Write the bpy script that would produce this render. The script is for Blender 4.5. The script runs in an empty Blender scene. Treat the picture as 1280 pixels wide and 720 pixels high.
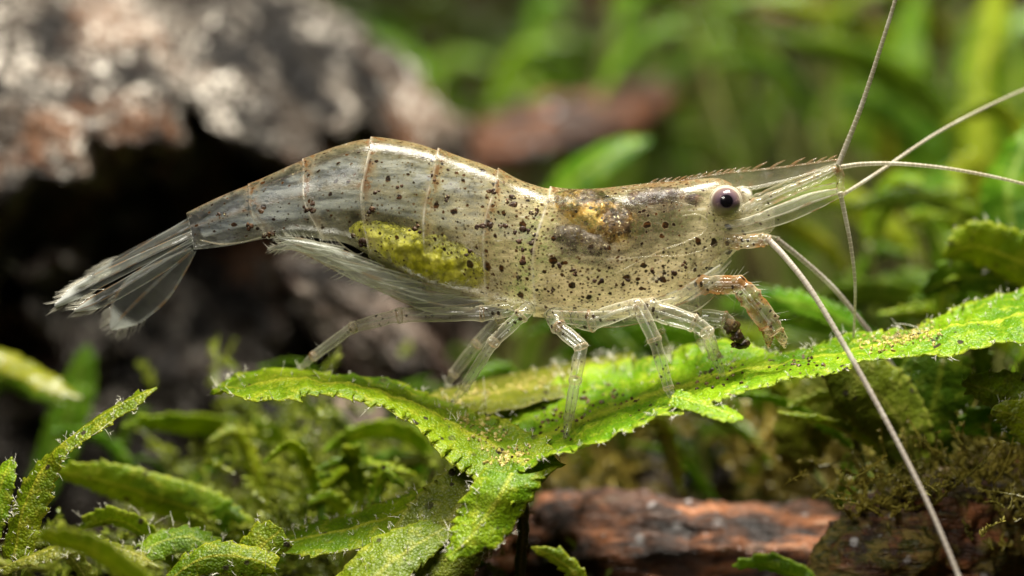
import bpy, math, random
import numpy as np
from mathutils import Vector, Matrix, noise as mnoise
from mathutils.bvhtree import BVHTree

R = math.radians
scene = bpy.context.scene
COL = scene.collection

# ------------------------------------------------------------------ camera, world, light
U = 4e-5            # metres per photo pixel in the plane of the shrimp (frame 51.2 mm wide)
D = 0.200           # camera to shrimp
ZC = 0.019          # camera height above the tank floor

cd = bpy.data.cameras.new('camera')
cam = bpy.data.objects.new('camera', cd)
COL.objects.link(cam)
cam.location = (0, -D, ZC)
cam.rotation_euler = (R(90), 0, 0)
cd.sensor_width = 36
cd.lens = 36 * D / (1280 * U)
cd.clip_start = 0.01
cd.clip_end = 5
cd.dof.use_dof = True
cd.dof.focus_distance = D - 0.0012
cd.dof.aperture_fstop = 20.0
cd.dof.aperture_blades = 0
scene.camera = cam

world = bpy.data.worlds.new('World')
scene.world = world
world.use_nodes = True
bg = world.node_tree.nodes['Background']
bg.inputs[0].default_value = (0.55, 0.62, 0.5, 1)
bg.inputs[1].default_value = 0.03

def area(name, loc, target, sx, sy, power, col):
    ld = bpy.data.lights.new(name, 'AREA')
    ld.shape = 'RECTANGLE'; ld.size = sx; ld.size_y = sy
    ld.energy = power; ld.color = col
    o = bpy.data.objects.new(name, ld)
    COL.objects.link(o)
    o.location = loc
    o.rotation_euler = (Vector(target) - Vector(loc)).to_track_quat('-Z', 'Y').to_euler()
    return o
area('flash_softbox', (0.024, -0.026, ZC + 0.155), (0.004, 0.010, ZC), 0.100, 0.045, 1.25, (1.0, 0.95, 0.84))
area('fill_softbox', (-0.06, -0.17, ZC + 0.10), (0, 0, ZC), 0.05, 0.05, 0.26, (1.0, 0.95, 0.86))

vs = scene.view_settings
vs.view_transform = 'Standard'; vs.look = 'None'; vs.exposure = 0.0; vs.gamma = 1.0
vs.use_curve_mapping = False
cy = scene.cycles
cy.use_denoising = True
cy.use_adaptive_sampling = True; cy.adaptive_threshold = 0.02
cy.max_bounces = 6; cy.diffuse_bounces = 2; cy.glossy_bounces = 2
cy.transmission_bounces = 4; cy.transparent_max_bounces = 28
cy.sample_clamp_indirect = 4.0
cy.caustics_reflective = False; cy.caustics_refractive = False

# ------------------------------------------------------------------ helpers
def P(px, py, d=0.0):
    k = (D + d * 1e-3) / D
    return np.array(((px - 640) * U * k, d * 1e-3, ZC + (360 - py) * U * k))

def cr(pts, n, ts=None):
    """Catmull-Rom through the rows of pts, n samples"""
    p = np.asarray(pts, float)
    m = len(p)
    if ts is None:
        ts = np.linspace(0, m - 1, n)
    q = np.vstack((2 * p[:1] - p[1:2], p, 2 * p[-1:] - p[-2:-1]))
    i = np.clip(np.floor(ts).astype(int), 0, m - 2)
    f = (ts - i)[:, None]
    a, b, c, d = q[i], q[i + 1], q[i + 2], q[i + 3]
    return 0.5 * (2 * b + (c - a) * f + (2 * a - 5 * b + 4 * c - d) * f ** 2 + (3 * b - a - 3 * c + d) * f ** 3)

def pts3(lst):
    return np.array([P(*q) for q in lst])

class MB:
    def __init__(self):
        self.v = []; self.f = []; self.uv = []; self.n = 0
    def add(self, v, f, uv=None):
        v = np.asarray(v, float)
        self.v.append(v)
        self.uv.append(np.zeros((len(v), 2)) if uv is None else np.asarray(uv, float))
        self.f += [tuple(int(i) + self.n for i in q) for q in f]
        self.n += len(v)
    def mesh(self, name, mat, smooth=True):
        me = bpy.data.meshes.new(name)
        V = np.vstack(self.v); UV = np.vstack(self.uv)
        me.from_pydata(V.tolist(), [], self.f)
        ul = me.uv_layers.new(name='UVMap')
        idx = np.empty(len(me.loops), dtype=np.int32)
        me.loops.foreach_get('vertex_index', idx)
        ul.data.foreach_set('uv', UV[idx].ravel().astype(np.float32))
        if smooth:
            me.polygons.foreach_set('use_smooth', np.ones(len(me.polygons), dtype=bool))
        me.materials.append(mat)
        me.update()
        return me
    def build(self, name, mat, parent=None, smooth=True, kind=None, label=None):
        o = bpy.data.objects.new(name, self.mesh(name, mat, smooth))
        COL.objects.link(o)
        put(o, parent)
        if kind: o['kind'] = kind
        if label: o['label'] = label
        return o

def put(o, parent):
    if parent is not None:
        o.parent = parent
        # the vertices are in world space: undo the parent's place
        off = Vector((0, 0, 0)); p = parent
        while p is not None:
            off += p.location; p = p.parent
        o.location = -off

def thing(name, loc, label, cat, group=None):
    o = bpy.data.objects.new(name, None)
    o.empty_display_size = 0.002
    COL.objects.link(o)
    o.location = loc
    o['label'] = label; o['category'] = cat
    if group: o['group'] = group
    return o

def tag(o, label, cat, group=None):
    o['label'] = label; o['category'] = cat
    if group: o['group'] = group
    return o

def frames(p):
    t = np.gradient(p, axis=0)
    t /= np.linalg.norm(t, axis=1)[:, None] + 1e-12
    ref = np.array((0, 1, 0.0))
    if abs(t[0] @ ref) > 0.9: ref = np.array((0, 0, 1.0))
    a = np.empty_like(p)
    for i in range(len(p)):
        ref = ref - t[i] * (ref @ t[i])
        ref /= np.linalg.norm(ref) + 1e-12
        a[i] = ref
    return t, a, np.cross(t, a)

def tube(mb, p, r, n=10, flat=1.0):
    """closed tube round the points p with radii r (metres); flat squeezes it in depth"""
    p = np.asarray(p, float); r = np.broadcast_to(np.asarray(r, float), (len(p),))
    t, a, b = frames(p)
    th = np.linspace(0, 2 * math.pi, n, endpoint=False)
    ca, sa = np.cos(th), np.sin(th)
    v = p[:, None, :] + r[:, None, None] * (flat * ca[None, :, None] * a[:, None, :] + sa[None, :, None] * b[:, None, :])
    v = v.reshape(-1, 3)
    m = len(p)
    ln = np.concatenate(((0,), np.cumsum(np.linalg.norm(np.diff(p, axis=0), axis=1)))) * 1e3
    uv = np.stack((np.repeat(ln, n), np.tile(th / (2 * math.pi), m)), 1)
    f = []
    for i in range(m - 1):
        for j in range(n):
            k = (j + 1) % n
            f.append((i * n + j, i * n + k, (i + 1) * n + k, (i + 1) * n + j))
    v = np.vstack((v, p[:1], p[-1:]))
    uv = np.vstack((uv, uv[:1], uv[-n:-n + 1]))
    for j in range(n):
        k = (j + 1) % n
        f.append((m * n, k, j)); f.append((m * n + 1, (m - 1) * n + j, (m - 1) * n + k))
    mb.add(v, f, uv)

def ico(sub):
    import bmesh
    bm = bmesh.new()
    bmesh.ops.create_icosphere(bm, subdivisions=sub, radius=1)
    v = np.array([q.co[:] for q in bm.verts]); f = [tuple(x.index for x in q.verts) for q in bm.faces]
    bm.free()
    return v, f
ICO = {k: ico(k) for k in (1, 2, 3, 4, 5, 6)}

def fbm(p, s, octv=4, seed=0.0):
    out = np.empty(len(p))
    off = Vector((seed * 13.7, seed * 7.1, seed * 3.3))
    for i, q in enumerate(p):
        out[i] = mnoise.fractal(Vector(q) * s + off, 0.7, 2.1, octv)
    return out

def blob(mb, c, rad, rot=0.0, sub=4, amp=0.1, scale=1.5, seed=1.0, octv=4):
    """lump: a sphere scaled, displaced and turned by rot in the picture plane"""
    v, f = ICO[sub]
    n = fbm(v, scale, octv, seed)
    w = v * (1 + amp * n)[:, None] * np.array(rad)
    cs, sn = math.cos(rot), math.sin(rot)
    w = np.stack((w[:, 0] * cs - w[:, 2] * sn, w[:, 1], w[:, 0] * sn + w[:, 2] * cs), 1)
    mb.add(w + np.asarray(c), f)

# ------------------------------------------------------------------ material helpers
def newmat(name):
    m = bpy.data.materials.new(name); m.use_nodes = True
    nt = m.node_tree; nt.nodes.clear()
    return m, nt
def nd(nt, typ, ins=None, **props):
    n = nt.nodes.new('ShaderNode' + typ)
    for k, v in props.items(): setattr(n, k, v)
    for k, v in (ins or {}).items():
        if isinstance(v, bpy.types.NodeSocket): nt.links.new(v, n.inputs[k])
        else:
            if isinstance(v, (tuple, list)) and len(v) == 3 and n.inputs[k].type == 'RGBA': v = (*v, 1)
            n.inputs[k].default_value = v
    return n
def mth(nt, op, a, b=0.0, clamp=False):
    return nd(nt, 'Math', {0: a, 1: b}, operation=op, use_clamp=clamp).outputs[0]
def mix(nt, f, a, b, blend='MIX'):
    return nd(nt, 'Mix', {0: f, 6: a, 7: b}, data_type='RGBA', blend_type=blend).outputs[2]
def ramp(nt, f, stops, interp='LINEAR'):
    n = nd(nt, 'ValToRGB', {0: f}); e = n.color_ramp.elements; n.color_ramp.interpolation = interp
    while len(e) < len(stops): e.new(0.5)
    for q, (p, c) in zip(e, stops):
        q.position = p; q.color = (*c, 1) if not isinstance(c, (int, float)) else (c, c, c, 1)
    return n.outputs[0]
def rng(nt, f, a, b, c=0.0, d=1.0, smooth=True):
    return nd(nt, 'MapRange', {0: f, 1: a, 2: b, 3: c, 4: d}, interpolation_type='SMOOTHSTEP' if smooth else 'LINEAR').outputs[0]
def noi(nt, vec, scale, detail=4.0, rough=0.55, out=0):
    return nd(nt, 'TexNoise', {'Vector': vec, 'Scale': scale, 'Detail': detail, 'Roughness': rough}).outputs[out]
def vor(nt, vec, scale, feature='F1', rand=1.0):
    return nd(nt, 'TexVoronoi', {'Vector': vec, 'Scale': scale, 'Randomness': rand}, feature=feature)
def objco(nt): return nd(nt, 'TexCoord').outputs['Object']
def mapping(nt, vec, sc=(1, 1, 1), rot=(0, 0, 0)):
    return nd(nt, 'Mapping', {'Vector': vec, 'Scale': sc, 'Rotation': rot}).outputs[0]
def bump(nt, h, dist, strength=1.0):
    return nd(nt, 'Bump', {'Height': h, 'Distance': dist, 'Strength': strength}).outputs[0]
def out(nt, s): nd(nt, 'OutputMaterial', {0: s})
def mixs(nt, f, a, b): return nd(nt, 'MixShader', {0: f, 1: a, 2: b}).outputs[0]
def attr(nt, n): return nd(nt, 'Attribute', attribute_name=n)

def spots(nt, co, scale, rmin, rmax, dens, flat=False, wobble=0.28):
    """round pigment cells: mask 0..1; dens (0..1 or socket) is the share of cells that carry one"""
    v = vor(nt, co, scale)
    if flat: v.voronoi_dimensions = '2D'
    rnd = nd(nt, 'SeparateColor', {0: v.outputs['Color']})
    r = mth(nt, 'ADD', rmin, mth(nt, 'MULTIPLY', mth(nt, 'POWER', rnd.outputs[0], 2.5), rmax - rmin))
    have = mth(nt, 'LESS_THAN', rnd.outputs[1], dens)
    wob = mth(nt, 'MULTIPLY', mth(nt, 'SUBTRACT', noi(nt, co, scale * 2.6, 1.0), 0.5), wobble)
    dist = mth(nt, 'ADD', v.outputs['Distance'], wob)
    m = nd(nt, 'MapRange', {0: mth(nt, 'SUBTRACT', r, dist), 1: -0.02, 2: 0.06}, interpolation_type='SMOOTHSTEP').outputs[0]
    return mth(nt, 'MULTIPLY', m, have)

def translucent_shell(nt, color, opac, rough=0.13, normal=None, gloss=1.0, trans=0.5, ior=1.4):
    nn = {} if normal is None else {'Normal': normal}
    dif = nd(nt, 'BsdfDiffuse', {'Color': color, **nn}).outputs[0]
    tra = nd(nt, 'BsdfTranslucent', {'Color': color, **nn}).outputs[0]
    body = mixs(nt, trans, dif, tra)
    clear = nd(nt, 'BsdfTransparent', {'Color': (0.97, 0.975, 0.96)}).outputs[0]
    s = mixs(nt, opac, clear, body)
    glo = nd(nt, 'BsdfGlossy', {'Color': (1, 1, 1), 'Roughness': rough, **nn}).outputs[0]
    fac = nd(nt, 'LayerWeight', {'Blend': 0.5, **nn}).outputs['Facing']
    fr = mth(nt, 'ADD', 0.016, mth(nt, 'MULTIPLY', mth(nt, 'POWER', fac, 4.0), 0.07))
    return mixs(nt, mth(nt, 'MULTIPLY', fr, gloss, True), s, glo)

# --- shrimp body
def mat_body():
    m, nt = newmat('shrimp_body')
    co = objco(nt)
    tint = attr(nt, 'tint').outputs['Color']
    op = attr(nt, 'opac').outputs['Fac']; band = attr(nt, 'band').outputs['Fac']; den = attr(nt, 'dens').outputs['Fac']
    uv = nd(nt, 'TexCoord').outputs['UV']
    n1 = noi(nt, co, 520, 4, 0.65); n2 = noi(nt, mapping(nt, co, (1, 1, 2.6), (0, 0.45, 0)), 1500, 4, 0.7)
    milk = mth(nt, 'MULTIPLY', op, mth(nt, 'ADD', 0.35, mth(nt, 'MULTIPLY', n1, 1.3)))
    milk = mth(nt, 'MULTIPLY', milk, rng(nt, n2, 0.34, 0.66, 0.40, 1.6))
    fac = nd(nt, 'LayerWeight', {'Blend': 0.3}).outputs['Facing']
    rim = mth(nt, 'MULTIPLY', mth(nt, 'POWER', fac, 4.0), 0.22)
    col = mix(nt, rng(nt, n1, 0.38, 0.62), mix(nt, 0.45, tint, (0.34, 0.31, 0.14)), tint)
    # fine pale glints and threads
    glint = rng(nt, n2, 0.60, 0.72, 0, 0.6)
    col = mix(nt, glint, col, (0.92, 0.90, 0.78))
    # brown bands at the plate edges, broken up by noise
    bm_ = mth(nt, 'MULTIPLY', band, rng(nt, noi(nt, co, 2600, 3, 0.7), 0.40, 0.54))
    col = mix(nt, bm_, col, (0.15, 0.075, 0.028))
    big = spots(nt, uv, 1.15, 0.08, 0.26, den, True, 0.34)
    mid = spots(nt, uv, 2.3, 0.09, 0.26, den, True, 0.30)
    # rusty stains round some of the pigment cells
    stain = mth(nt, 'MULTIPLY', rng(nt, noi(nt, uv, 1.5, 4, 0.7), 0.56, 0.70, 0, 0.6), den)
    col = mix(nt, stain, col, (0.26, 0.13, 0.035))
    fin = spots(nt, uv, 4.4, 0.12, 0.34, den, True, 0.24)
    allm = mth(nt, 'MAXIMUM', big, mth(nt, 'MAXIMUM', mid, mth(nt, 'MULTIPLY', fin, 0.9)))
    col = mix(nt, allm, col, mix(nt, rng(nt, n2, 0.45, 0.6), (0.012, 0.007, 0.004), (0.07, 0.028, 0.008)))
    opac = mth(nt, 'ADD', mth(nt, 'ADD', milk, rim), mth(nt, 'ADD', mth(nt, 'MULTIPLY', bm_, 0.70), mth(nt, 'MULTIPLY', glint, 0.12)))
    opac = mth(nt, 'ADD', opac, mth(nt, 'MULTIPLY', stain, 0.35))
    opac = mth(nt, 'MAXIMUM', opac, mth(nt, 'MULTIPLY', allm, 0.96), True)
    line = attr(nt, 'line').outputs['Fac']
    lm = mth(nt, 'MULTIPLY', line, rng(nt, n1, 0.36, 0.58, 0.15, 0.85))
    col = mix(nt, lm, col, (0.80, 0.76, 0.62))
    opac = mth(nt, 'ADD', opac, mth(nt, 'MULTIPLY', lm, 0.20), True)
    nb = bump(nt, n2, 0.00003, 0.6)
    out(nt, translucent_shell(nt, col, opac, 0.17, nb, rng(nt, n1, 0.36, 0.6, 0.35, 1.15), 0.40))
    return m

def mat_limb(name, color, base, rimk, dots=0.25, brown=0.0, rough=0.12, gloss=1.1, bt=0.52):
    m, nt = newmat(name)
    co = objco(nt)
    fac = nd(nt, 'LayerWeight', {'Blend': 0.5}).outputs['Facing']
    n1 = noi(nt, co, 900, 4, 0.6)
    op = mth(nt, 'ADD', mth(nt, 'MULTIPLY', n1, base * 2), mth(nt, 'MULTIPLY', mth(nt, 'POWER', fac, 2.2), rimk))
    col = mix(nt, rng(nt, noi(nt, co, 2400, 3, 0.7), 0.5, 0.75), color, (0.9, 0.88, 0.8))
    if brown:
        bm_ = rng(nt, noi(nt, co, 1100, 4, 0.65), bt, bt + 0.13, 0, brown)
        col = mix(nt, bm_, col, (0.33, 0.14, 0.04)); op = mth(nt, 'ADD', op, mth(nt, 'MULTIPLY', bm_, 0.35))
    sp = spots(nt, mapping(nt, nd(nt, 'TexCoord').outputs['UV'], (1, 1.6, 1)), 3.2, 0.08, 0.30, dots, True, 0.2)
    col = mix(nt, sp, col, (0.02, 0.01, 0.005))
    op = mth(nt, 'MAXIMUM', op, mth(nt, 'MULTIPLY', sp, 0.9), True)
    nb = bump(nt, n1, 0.00003, 0.5)
    out(nt, translucent_shell(nt, col, op, rough, nb, gloss, 0.45))
    return m

def mat_blade(name, color, base, tip=0.0, vein=0.5):
    """thin membrane: pale edges and midrib from the UV map (v 0..1 across), white patch near the tip"""
    m, nt = newmat(name)
    co = objco(nt)
    uv = nd(nt, 'SeparateXYZ', {0: nd(nt, 'TexCoord').outputs['UV']})
    a = mth(nt, 'ABSOLUTE', mth(nt, 'SUBTRACT', mth(nt, 'MULTIPLY', uv.outputs[1], 2.0), 1.0))
    edge = rng(nt, a, 0.80, 0.97)
    rib = rng(nt, a, 0.0, 0.14, 1.0, 0.0)
    n1 = noi(nt, mapping(nt, co, (1, 1, 1)), 900, 4, 0.6)
    op = mth(nt, 'ADD', mth(nt, 'MULTIPLY', n1, base * 2), mth(nt, 'MULTIPLY', mth(nt, 'MAXIMUM', edge, mth(nt, 'MULTIPLY', rib, 0.8)), vein))
    if tip:
        tp = rng(nt, uv.outputs[0], 0.80, 0.90, 0, tip)
        op = mth(nt, 'ADD', op, tp)
        color = mix(nt, tp, color, (0.80, 0.82, 0.78))
    warm = mth(nt, 'MULTIPLY', mth(nt, 'MAXIMUM', edge, rib), rng(nt, noi(nt, co, 1300, 3), 0.45, 0.6, 0, 0.9))
    col = mix(nt, warm, color, (0.34, 0.19, 0.08))
    sp = spots(nt, co, 2400, 0.12, 0.26, 0.12)
    col = mix(nt, sp, col, (0.03, 0.015, 0.006))
    op = mth(nt, 'MINIMUM', mth(nt, 'MAXIMUM', op, mth(nt, 'MULTIPLY', sp, 0.8)), 1.0)
    out(nt, translucent_shell(nt, col, op, 0.2, bump(nt, n1, 0.00004, 0.5), 0.4, 0.5))
    return m

def mat_antenna(name, color, dark, per=0.26, opb=0.75):
    m, nt = newmat(name)
    uv = nd(nt, 'SeparateXYZ', {0: nd(nt, 'TexCoord').outputs['UV']})
    s = mth(nt, 'FRACT', mth(nt, 'MULTIPLY', uv.outputs[0], 1.0 / per))
    ring = mth(nt, 'MULTIPLY', rng(nt, s, 0.0, 0.18, 1.0, 0.0), 1.0)
    col = mix(nt, ring, color, dark)
    pale = rng(nt, noi(nt, objco(nt), 700, 3), 0.5, 0.65)
    col = mix(nt, mth(nt, 'MULTIPLY', pale, 0.5), col, (0.75, 0.72, 0.64))
    fac = nd(nt, 'LayerWeight', {'Blend': 0.5}).outputs['Facing']
    op = mth(nt, 'ADD', opb, mth(nt, 'MULTIPLY', fac, 0.4), True)
    out(nt, translucent_shell(nt, col, op, 0.25, None, 0.8, 0.35))
    return m

def mat_simple(name, col, rough=0.5, spec=0.5, bumpd=0, bs=800, var=0.0, sss=0.0):
    m, nt = newmat(name)
    co = objco(nt)
    n = noi(nt, co, bs, 4)
    c = mix(nt, rng(nt, n, 0.35, 0.65), col, tuple(x * (1 - var) for x in col)) if var else (*col, 1)
    ins = {'Base Color': c, 'Roughness': rough, 'Specular IOR Level': spec}
    if bumpd: ins['Normal'] = bump(nt, n, bumpd)
    out(nt, nd(nt, 'BsdfPrincipled', ins).outputs[0])
    return m

def mat_leaf(name, c1, c2, c3, rough=0.33, cell=7000.0, dirt=0.25, trans=0.42, frost=0.0, lite=False):
    m, nt = newmat(name)
    co = objco(nt)
    rnd = nd(nt, 'ObjectInfo').outputs['Random']
    uv = nd(nt, 'SeparateXYZ', {0: nd(nt, 'TexCoord').outputs['UV']})
    a = mth(nt, 'ABSOLUTE', mth(nt, 'SUBTRACT', mth(nt, 'MULTIPLY', uv.outputs[1], 2.0), 1.0))
    n1 = noi(nt, co, 260, 5, 0.6); n2 = noi(nt, co, 1500, 4, 0.7)
    if lite:
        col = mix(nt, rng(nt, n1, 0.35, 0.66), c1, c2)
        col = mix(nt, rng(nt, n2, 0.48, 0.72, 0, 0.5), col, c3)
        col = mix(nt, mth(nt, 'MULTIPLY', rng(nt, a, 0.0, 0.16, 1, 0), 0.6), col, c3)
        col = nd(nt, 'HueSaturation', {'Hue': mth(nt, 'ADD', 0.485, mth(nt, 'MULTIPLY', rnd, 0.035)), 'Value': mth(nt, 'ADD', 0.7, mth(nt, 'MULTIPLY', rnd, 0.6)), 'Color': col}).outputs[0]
        pr = nd(nt, 'BsdfPrincipled', {'Base Color': col, 'Roughness': rough, 'Normal': bump(nt, n2, 0.00008)}).outputs[0]
        tr = nd(nt, 'BsdfTranslucent', {'Color': col}).outputs[0]
        out(nt, mixs(nt, trans, pr, tr))
        return m
    v = vor(nt, co, cell)
    col = mix(nt, rng(nt, n1, 0.35, 0.66), c1, c2)
    col = mix(nt, rng(nt, n2, 0.48, 0.72, 0, 0.65), col, c3)
    col = mix(nt, mth(nt, 'MULTIPLY', rng(nt, a, 0.0, 0.13, 1, 0), 0.65), col, c3)           # midrib
    col = mix(nt, rng(nt, a, 0.86, 1.0, 0, 0.4), col, c3)                                     # margin
    cw = rng(nt, v.outputs['Distance'], 0.35, 0.75)
    col = mix(nt, mth(nt, 'MULTIPLY', cw, 0.35), col, tuple(x * 0.45 for x in c1))            # cell walls
    hsv = nd(nt, 'HueSaturation', {'Hue': mth(nt, 'ADD', 0.485, mth(nt, 'MULTIPLY', rnd, 0.035)), 'Saturation': 1.0,
                                  'Value': mth(nt, 'ADD', 0.8, mth(nt, 'MULTIPLY', rnd, 0.4)), 'Color': col}).outputs[0]
    if frost:
        fm = rng(nt, noi(nt, co, 3200, 3, 0.7), 0.50, 0.66, 0, frost)
        hsv = mix(nt, fm, hsv, (0.55, 0.62, 0.42))
    dm = mth(nt, 'MULTIPLY', spots(nt, co, 1700, 0.08, 0.42, dirt), rng(nt, noi(nt, co, 330, 3), 0.42, 0.58))
    dm2 = rng(nt, noi(nt, co, 700, 5, 0.75), 0.66, 0.76, 0, 0.8 if dirt > 0.2 else 0.3)
    dall = mth(nt, 'MAXIMUM', dm, dm2)
    colr = mix(nt, dall, hsv, (0.035, 0.028, 0.012))
    h = mth(nt, 'ADD', mth(nt, 'MULTIPLY', v.outputs['Distance'], -0.6), mth(nt, 'MULTIPLY', n2, 1.6))
    nb = bump(nt, h, 0.00009, 0.9)
    pr = nd(nt, 'BsdfPrincipled', {'Base Color': colr, 'Roughness': mth(nt, 'ADD', rough, mth(nt, 'MULTIPLY', dall, 0.4)), 'Specular IOR Level': 0.28, 'Normal': nb}).outputs[0]
    tr = nd(nt, 'BsdfTranslucent', {'Color': mix(nt, 0.35, colr, c3), 'Normal': nb}).outputs[0]
    out(nt, mixs(nt, trans, pr, tr))
    return m

def mat_rock(name, pale=(0.62, 0.58, 0.52), rust=(0.34, 0.14, 0.07), palek=1.0):
    m, nt = newmat(name)
    co = objco(nt)
    big = noi(nt, co, 70, 4, 0.55); mid = noi(nt, co, 260, 5, 0.62); fine = noi(nt, co, 1100, 4, 0.7)
    g = vor(nt, co, 950); g2 = vor(nt, co, 1300)
    rc = nd(nt, 'SeparateColor', {0: g.outputs['Color']})
    rg = noi(nt, co, 1900, 3, 0.8)
    grain = mth(nt, 'MAXIMUM', mth(nt, 'MULTIPLY', rng(nt, rc.outputs[0], 0.66, 0.85), rng(nt, g.outputs['Distance'], 0.25, 0.5, 1, 0)), rng(nt, rg, 0.51, 0.60, 0, 0.85))
    base = mix(nt, rng(nt, mid, 0.38, 0.62), (0.005, 0.0042, 0.0038), (0.042, 0.032, 0.024))
    rust_m = mth(nt, 'MULTIPLY', rng(nt, noi(nt, co, 95, 4, 0.6), 0.50, 0.60), rng(nt, fine, 0.3, 0.55))
    base = mix(nt, mth(nt, 'MULTIPLY', rust_m, 0.5), base, rust)
    pm = mth(nt, 'MULTIPLY', grain, mth(nt, 'MULTIPLY', rng(nt, big, 0.45, 0.56), rng(nt, mid, 0.42, 0.54, 0.03, 1.0)))
    col = mix(nt, mth(nt, 'MULTIPLY', pm, palek), base, mix(nt, rc.outputs[1], pale, (0.42, 0.37, 0.31)))
    h = mth(nt, 'ADD', mth(nt, 'MULTIPLY', fine, 0.8), mth(nt, 'ADD', mth(nt, 'MULTIPLY', mid, 1.6), mth(nt, 'MULTIPLY', g2.outputs['Distance'], -0.6)))
    pr = nd(nt, 'BsdfPrincipled', {'Base Color': col, 'Roughness': rng(nt, fine, 0.3, 0.7, 0.22, 0.6), 'Specular IOR Level': 0.22, 'Normal': bump(nt, h, 0.0009, 1.0)}).outputs[0]
    out(nt, pr)
    return m

def mat_wood(name, axis_scale=(1, 1, 1), moss=0.0):
    m, nt = newmat(name)
    co = objco(nt)
    st = mapping(nt, co, (0.22, 1, 1), (0, 0.06, 0))
    a = noi(nt, st, 900, 6, 0.65); b = noi(nt, co, 330, 4, 0.6); c = noi(nt, st, 2600, 4, 0.7)
    col = ramp(nt, a, [(0.34, (0.008, 0.005, 0.004)), (0.46, (0.075, 0.032, 0.016)), (0.57, (0.32, 0.115, 0.042)), (0.71, (0.52, 0.34, 0.22))])
    col = mix(nt, rng(nt, b, 0.40, 0.60), mix(nt, 0.75, col, (0.02, 0.017, 0.016)), col)
    gl = vor(nt, co, 1500); rc = nd(nt, 'SeparateColor', {0: gl.outputs['Color']})
    col = mix(nt, mth(nt, 'MULTIPLY', rng(nt, rc.outputs[0], 0.92, 0.99), rng(nt, gl.outputs['Distance'], 0.2, 0.5, 1, 0)), col, (0.5, 0.48, 0.48))
    if moss:
        mm = rng(nt, noi(nt, co, 420, 5, 0.65), 0.42, 0.56, 0, moss)
        col = mix(nt, mm, col, mix(nt, rng(nt, c, 0.4, 0.6), (0.055, 0.06, 0.012), (0.20, 0.15, 0.03)))
    h = mth(nt, 'ADD', a, mth(nt, 'MULTIPLY', c, 0.6))
    pr = nd(nt, 'BsdfPrincipled', {'Base Color': col, 'Roughness': rng(nt, c, 0.3, 0.7, 0.25, 0.6), 'Specular IOR Level': 0.35, 'Normal': bump(nt, h, 0.0006, 0.9)}).outputs[0]
    out(nt, pr)
    return m

def mat_organ(name, stops, sc=600, dotk=0.7, rough=0.5, bumpd=0.0001, soft=False):
    m, nt = newmat(name)
    co = objco(nt)
    a = noi(nt, co, sc, 5, 0.65)
    col = ramp(nt, a, stops)
    if dotk:
        sp = spots(nt, co, 3000, 0.20, 0.46, dotk)
        col = mix(nt, sp, col, (0.02, 0.011, 0.004))
    gl = noi(nt, co, 5200, 3, 0.7)
    col = mix(nt, rng(nt, gl, 0.60, 0.70, 0, 0.7), col, (0.75, 0.66, 0.36))
    pr = nd(nt, 'BsdfPrincipled', {'Base Color': col, 'Roughness': rough, 'Specular IOR Level': 0.25, 'Normal': bump(nt, noi(nt, co, 2500, 3), bumpd)}).outputs[0]
    if soft:
        fac = nd(nt, 'LayerWeight', {'Blend': 0.5}).outputs['Facing']
        al = mth(nt, 'MULTIPLY', rng(nt, fac, 0.05, 0.72, 1, 0), rng(nt, mth(nt, 'ADD', mth(nt, 'MULTIPLY', gl, 0.45), mth(nt, 'MULTIPLY', noi(nt, co, 1300, 3), 0.55)), 0.38, 0.58, 0.15, soft))
        pr = mixs(nt, al, nd(nt, 'BsdfTransparent').outputs[0], pr)
    out(nt, pr)
    return m

def mat_eggs():
    m, nt = newmat('egg_mass')
    co = objco(nt)
    a = noi(nt, co, 500, 5, 0.65); v = vor(nt, co, 2300)
    col = ramp(nt, a, [(0.3, (0.10, 0.10, 0.004)), (0.5, (0.34, 0.33, 0.012)), (0.68, (0.62, 0.58, 0.09))])
    col = mix(nt, rng(nt, v.outputs['Distance'], 0.35, 0.8, 0, 0.7), col, (0.10, 0.10, 0.006))
    sp = spots(nt, co, 1700, 0.1, 0.26, 0.22)
    col = mix(nt, sp, col, (0.03, 0.015, 0.003))
    f2 = noi(nt, co, 3000, 4, 0.75)
    h = mth(nt, 'ADD', mth(nt, 'MULTIPLY', v.outputs['Distance'], -0.5), f2)
    pr = nd(nt, 'BsdfPrincipled', {'Base Color': col, 'Roughness': 0.35, 'Specular IOR Level': 0.35, 'Normal': bump(nt, h, 0.00012)}).outputs[0]
    tr = nd(nt, 'BsdfTranslucent', {'Color': col}).outputs[0]
    pr = mixs(nt, 0.35, pr, tr)
    fac = nd(nt, 'LayerWeight', {'Blend': 0.5}).outputs['Facing']
    al = rng(nt, mth(nt, 'ADD', fac, mth(nt, 'MULTIPLY', mth(nt, 'SUBTRACT', f2, 0.5), 1.8)), 0.15, 0.85, 0.95, 0.0)
    out(nt, mixs(nt, al, nd(nt, 'BsdfTransparent').outputs[0], pr))
    return m

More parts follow.
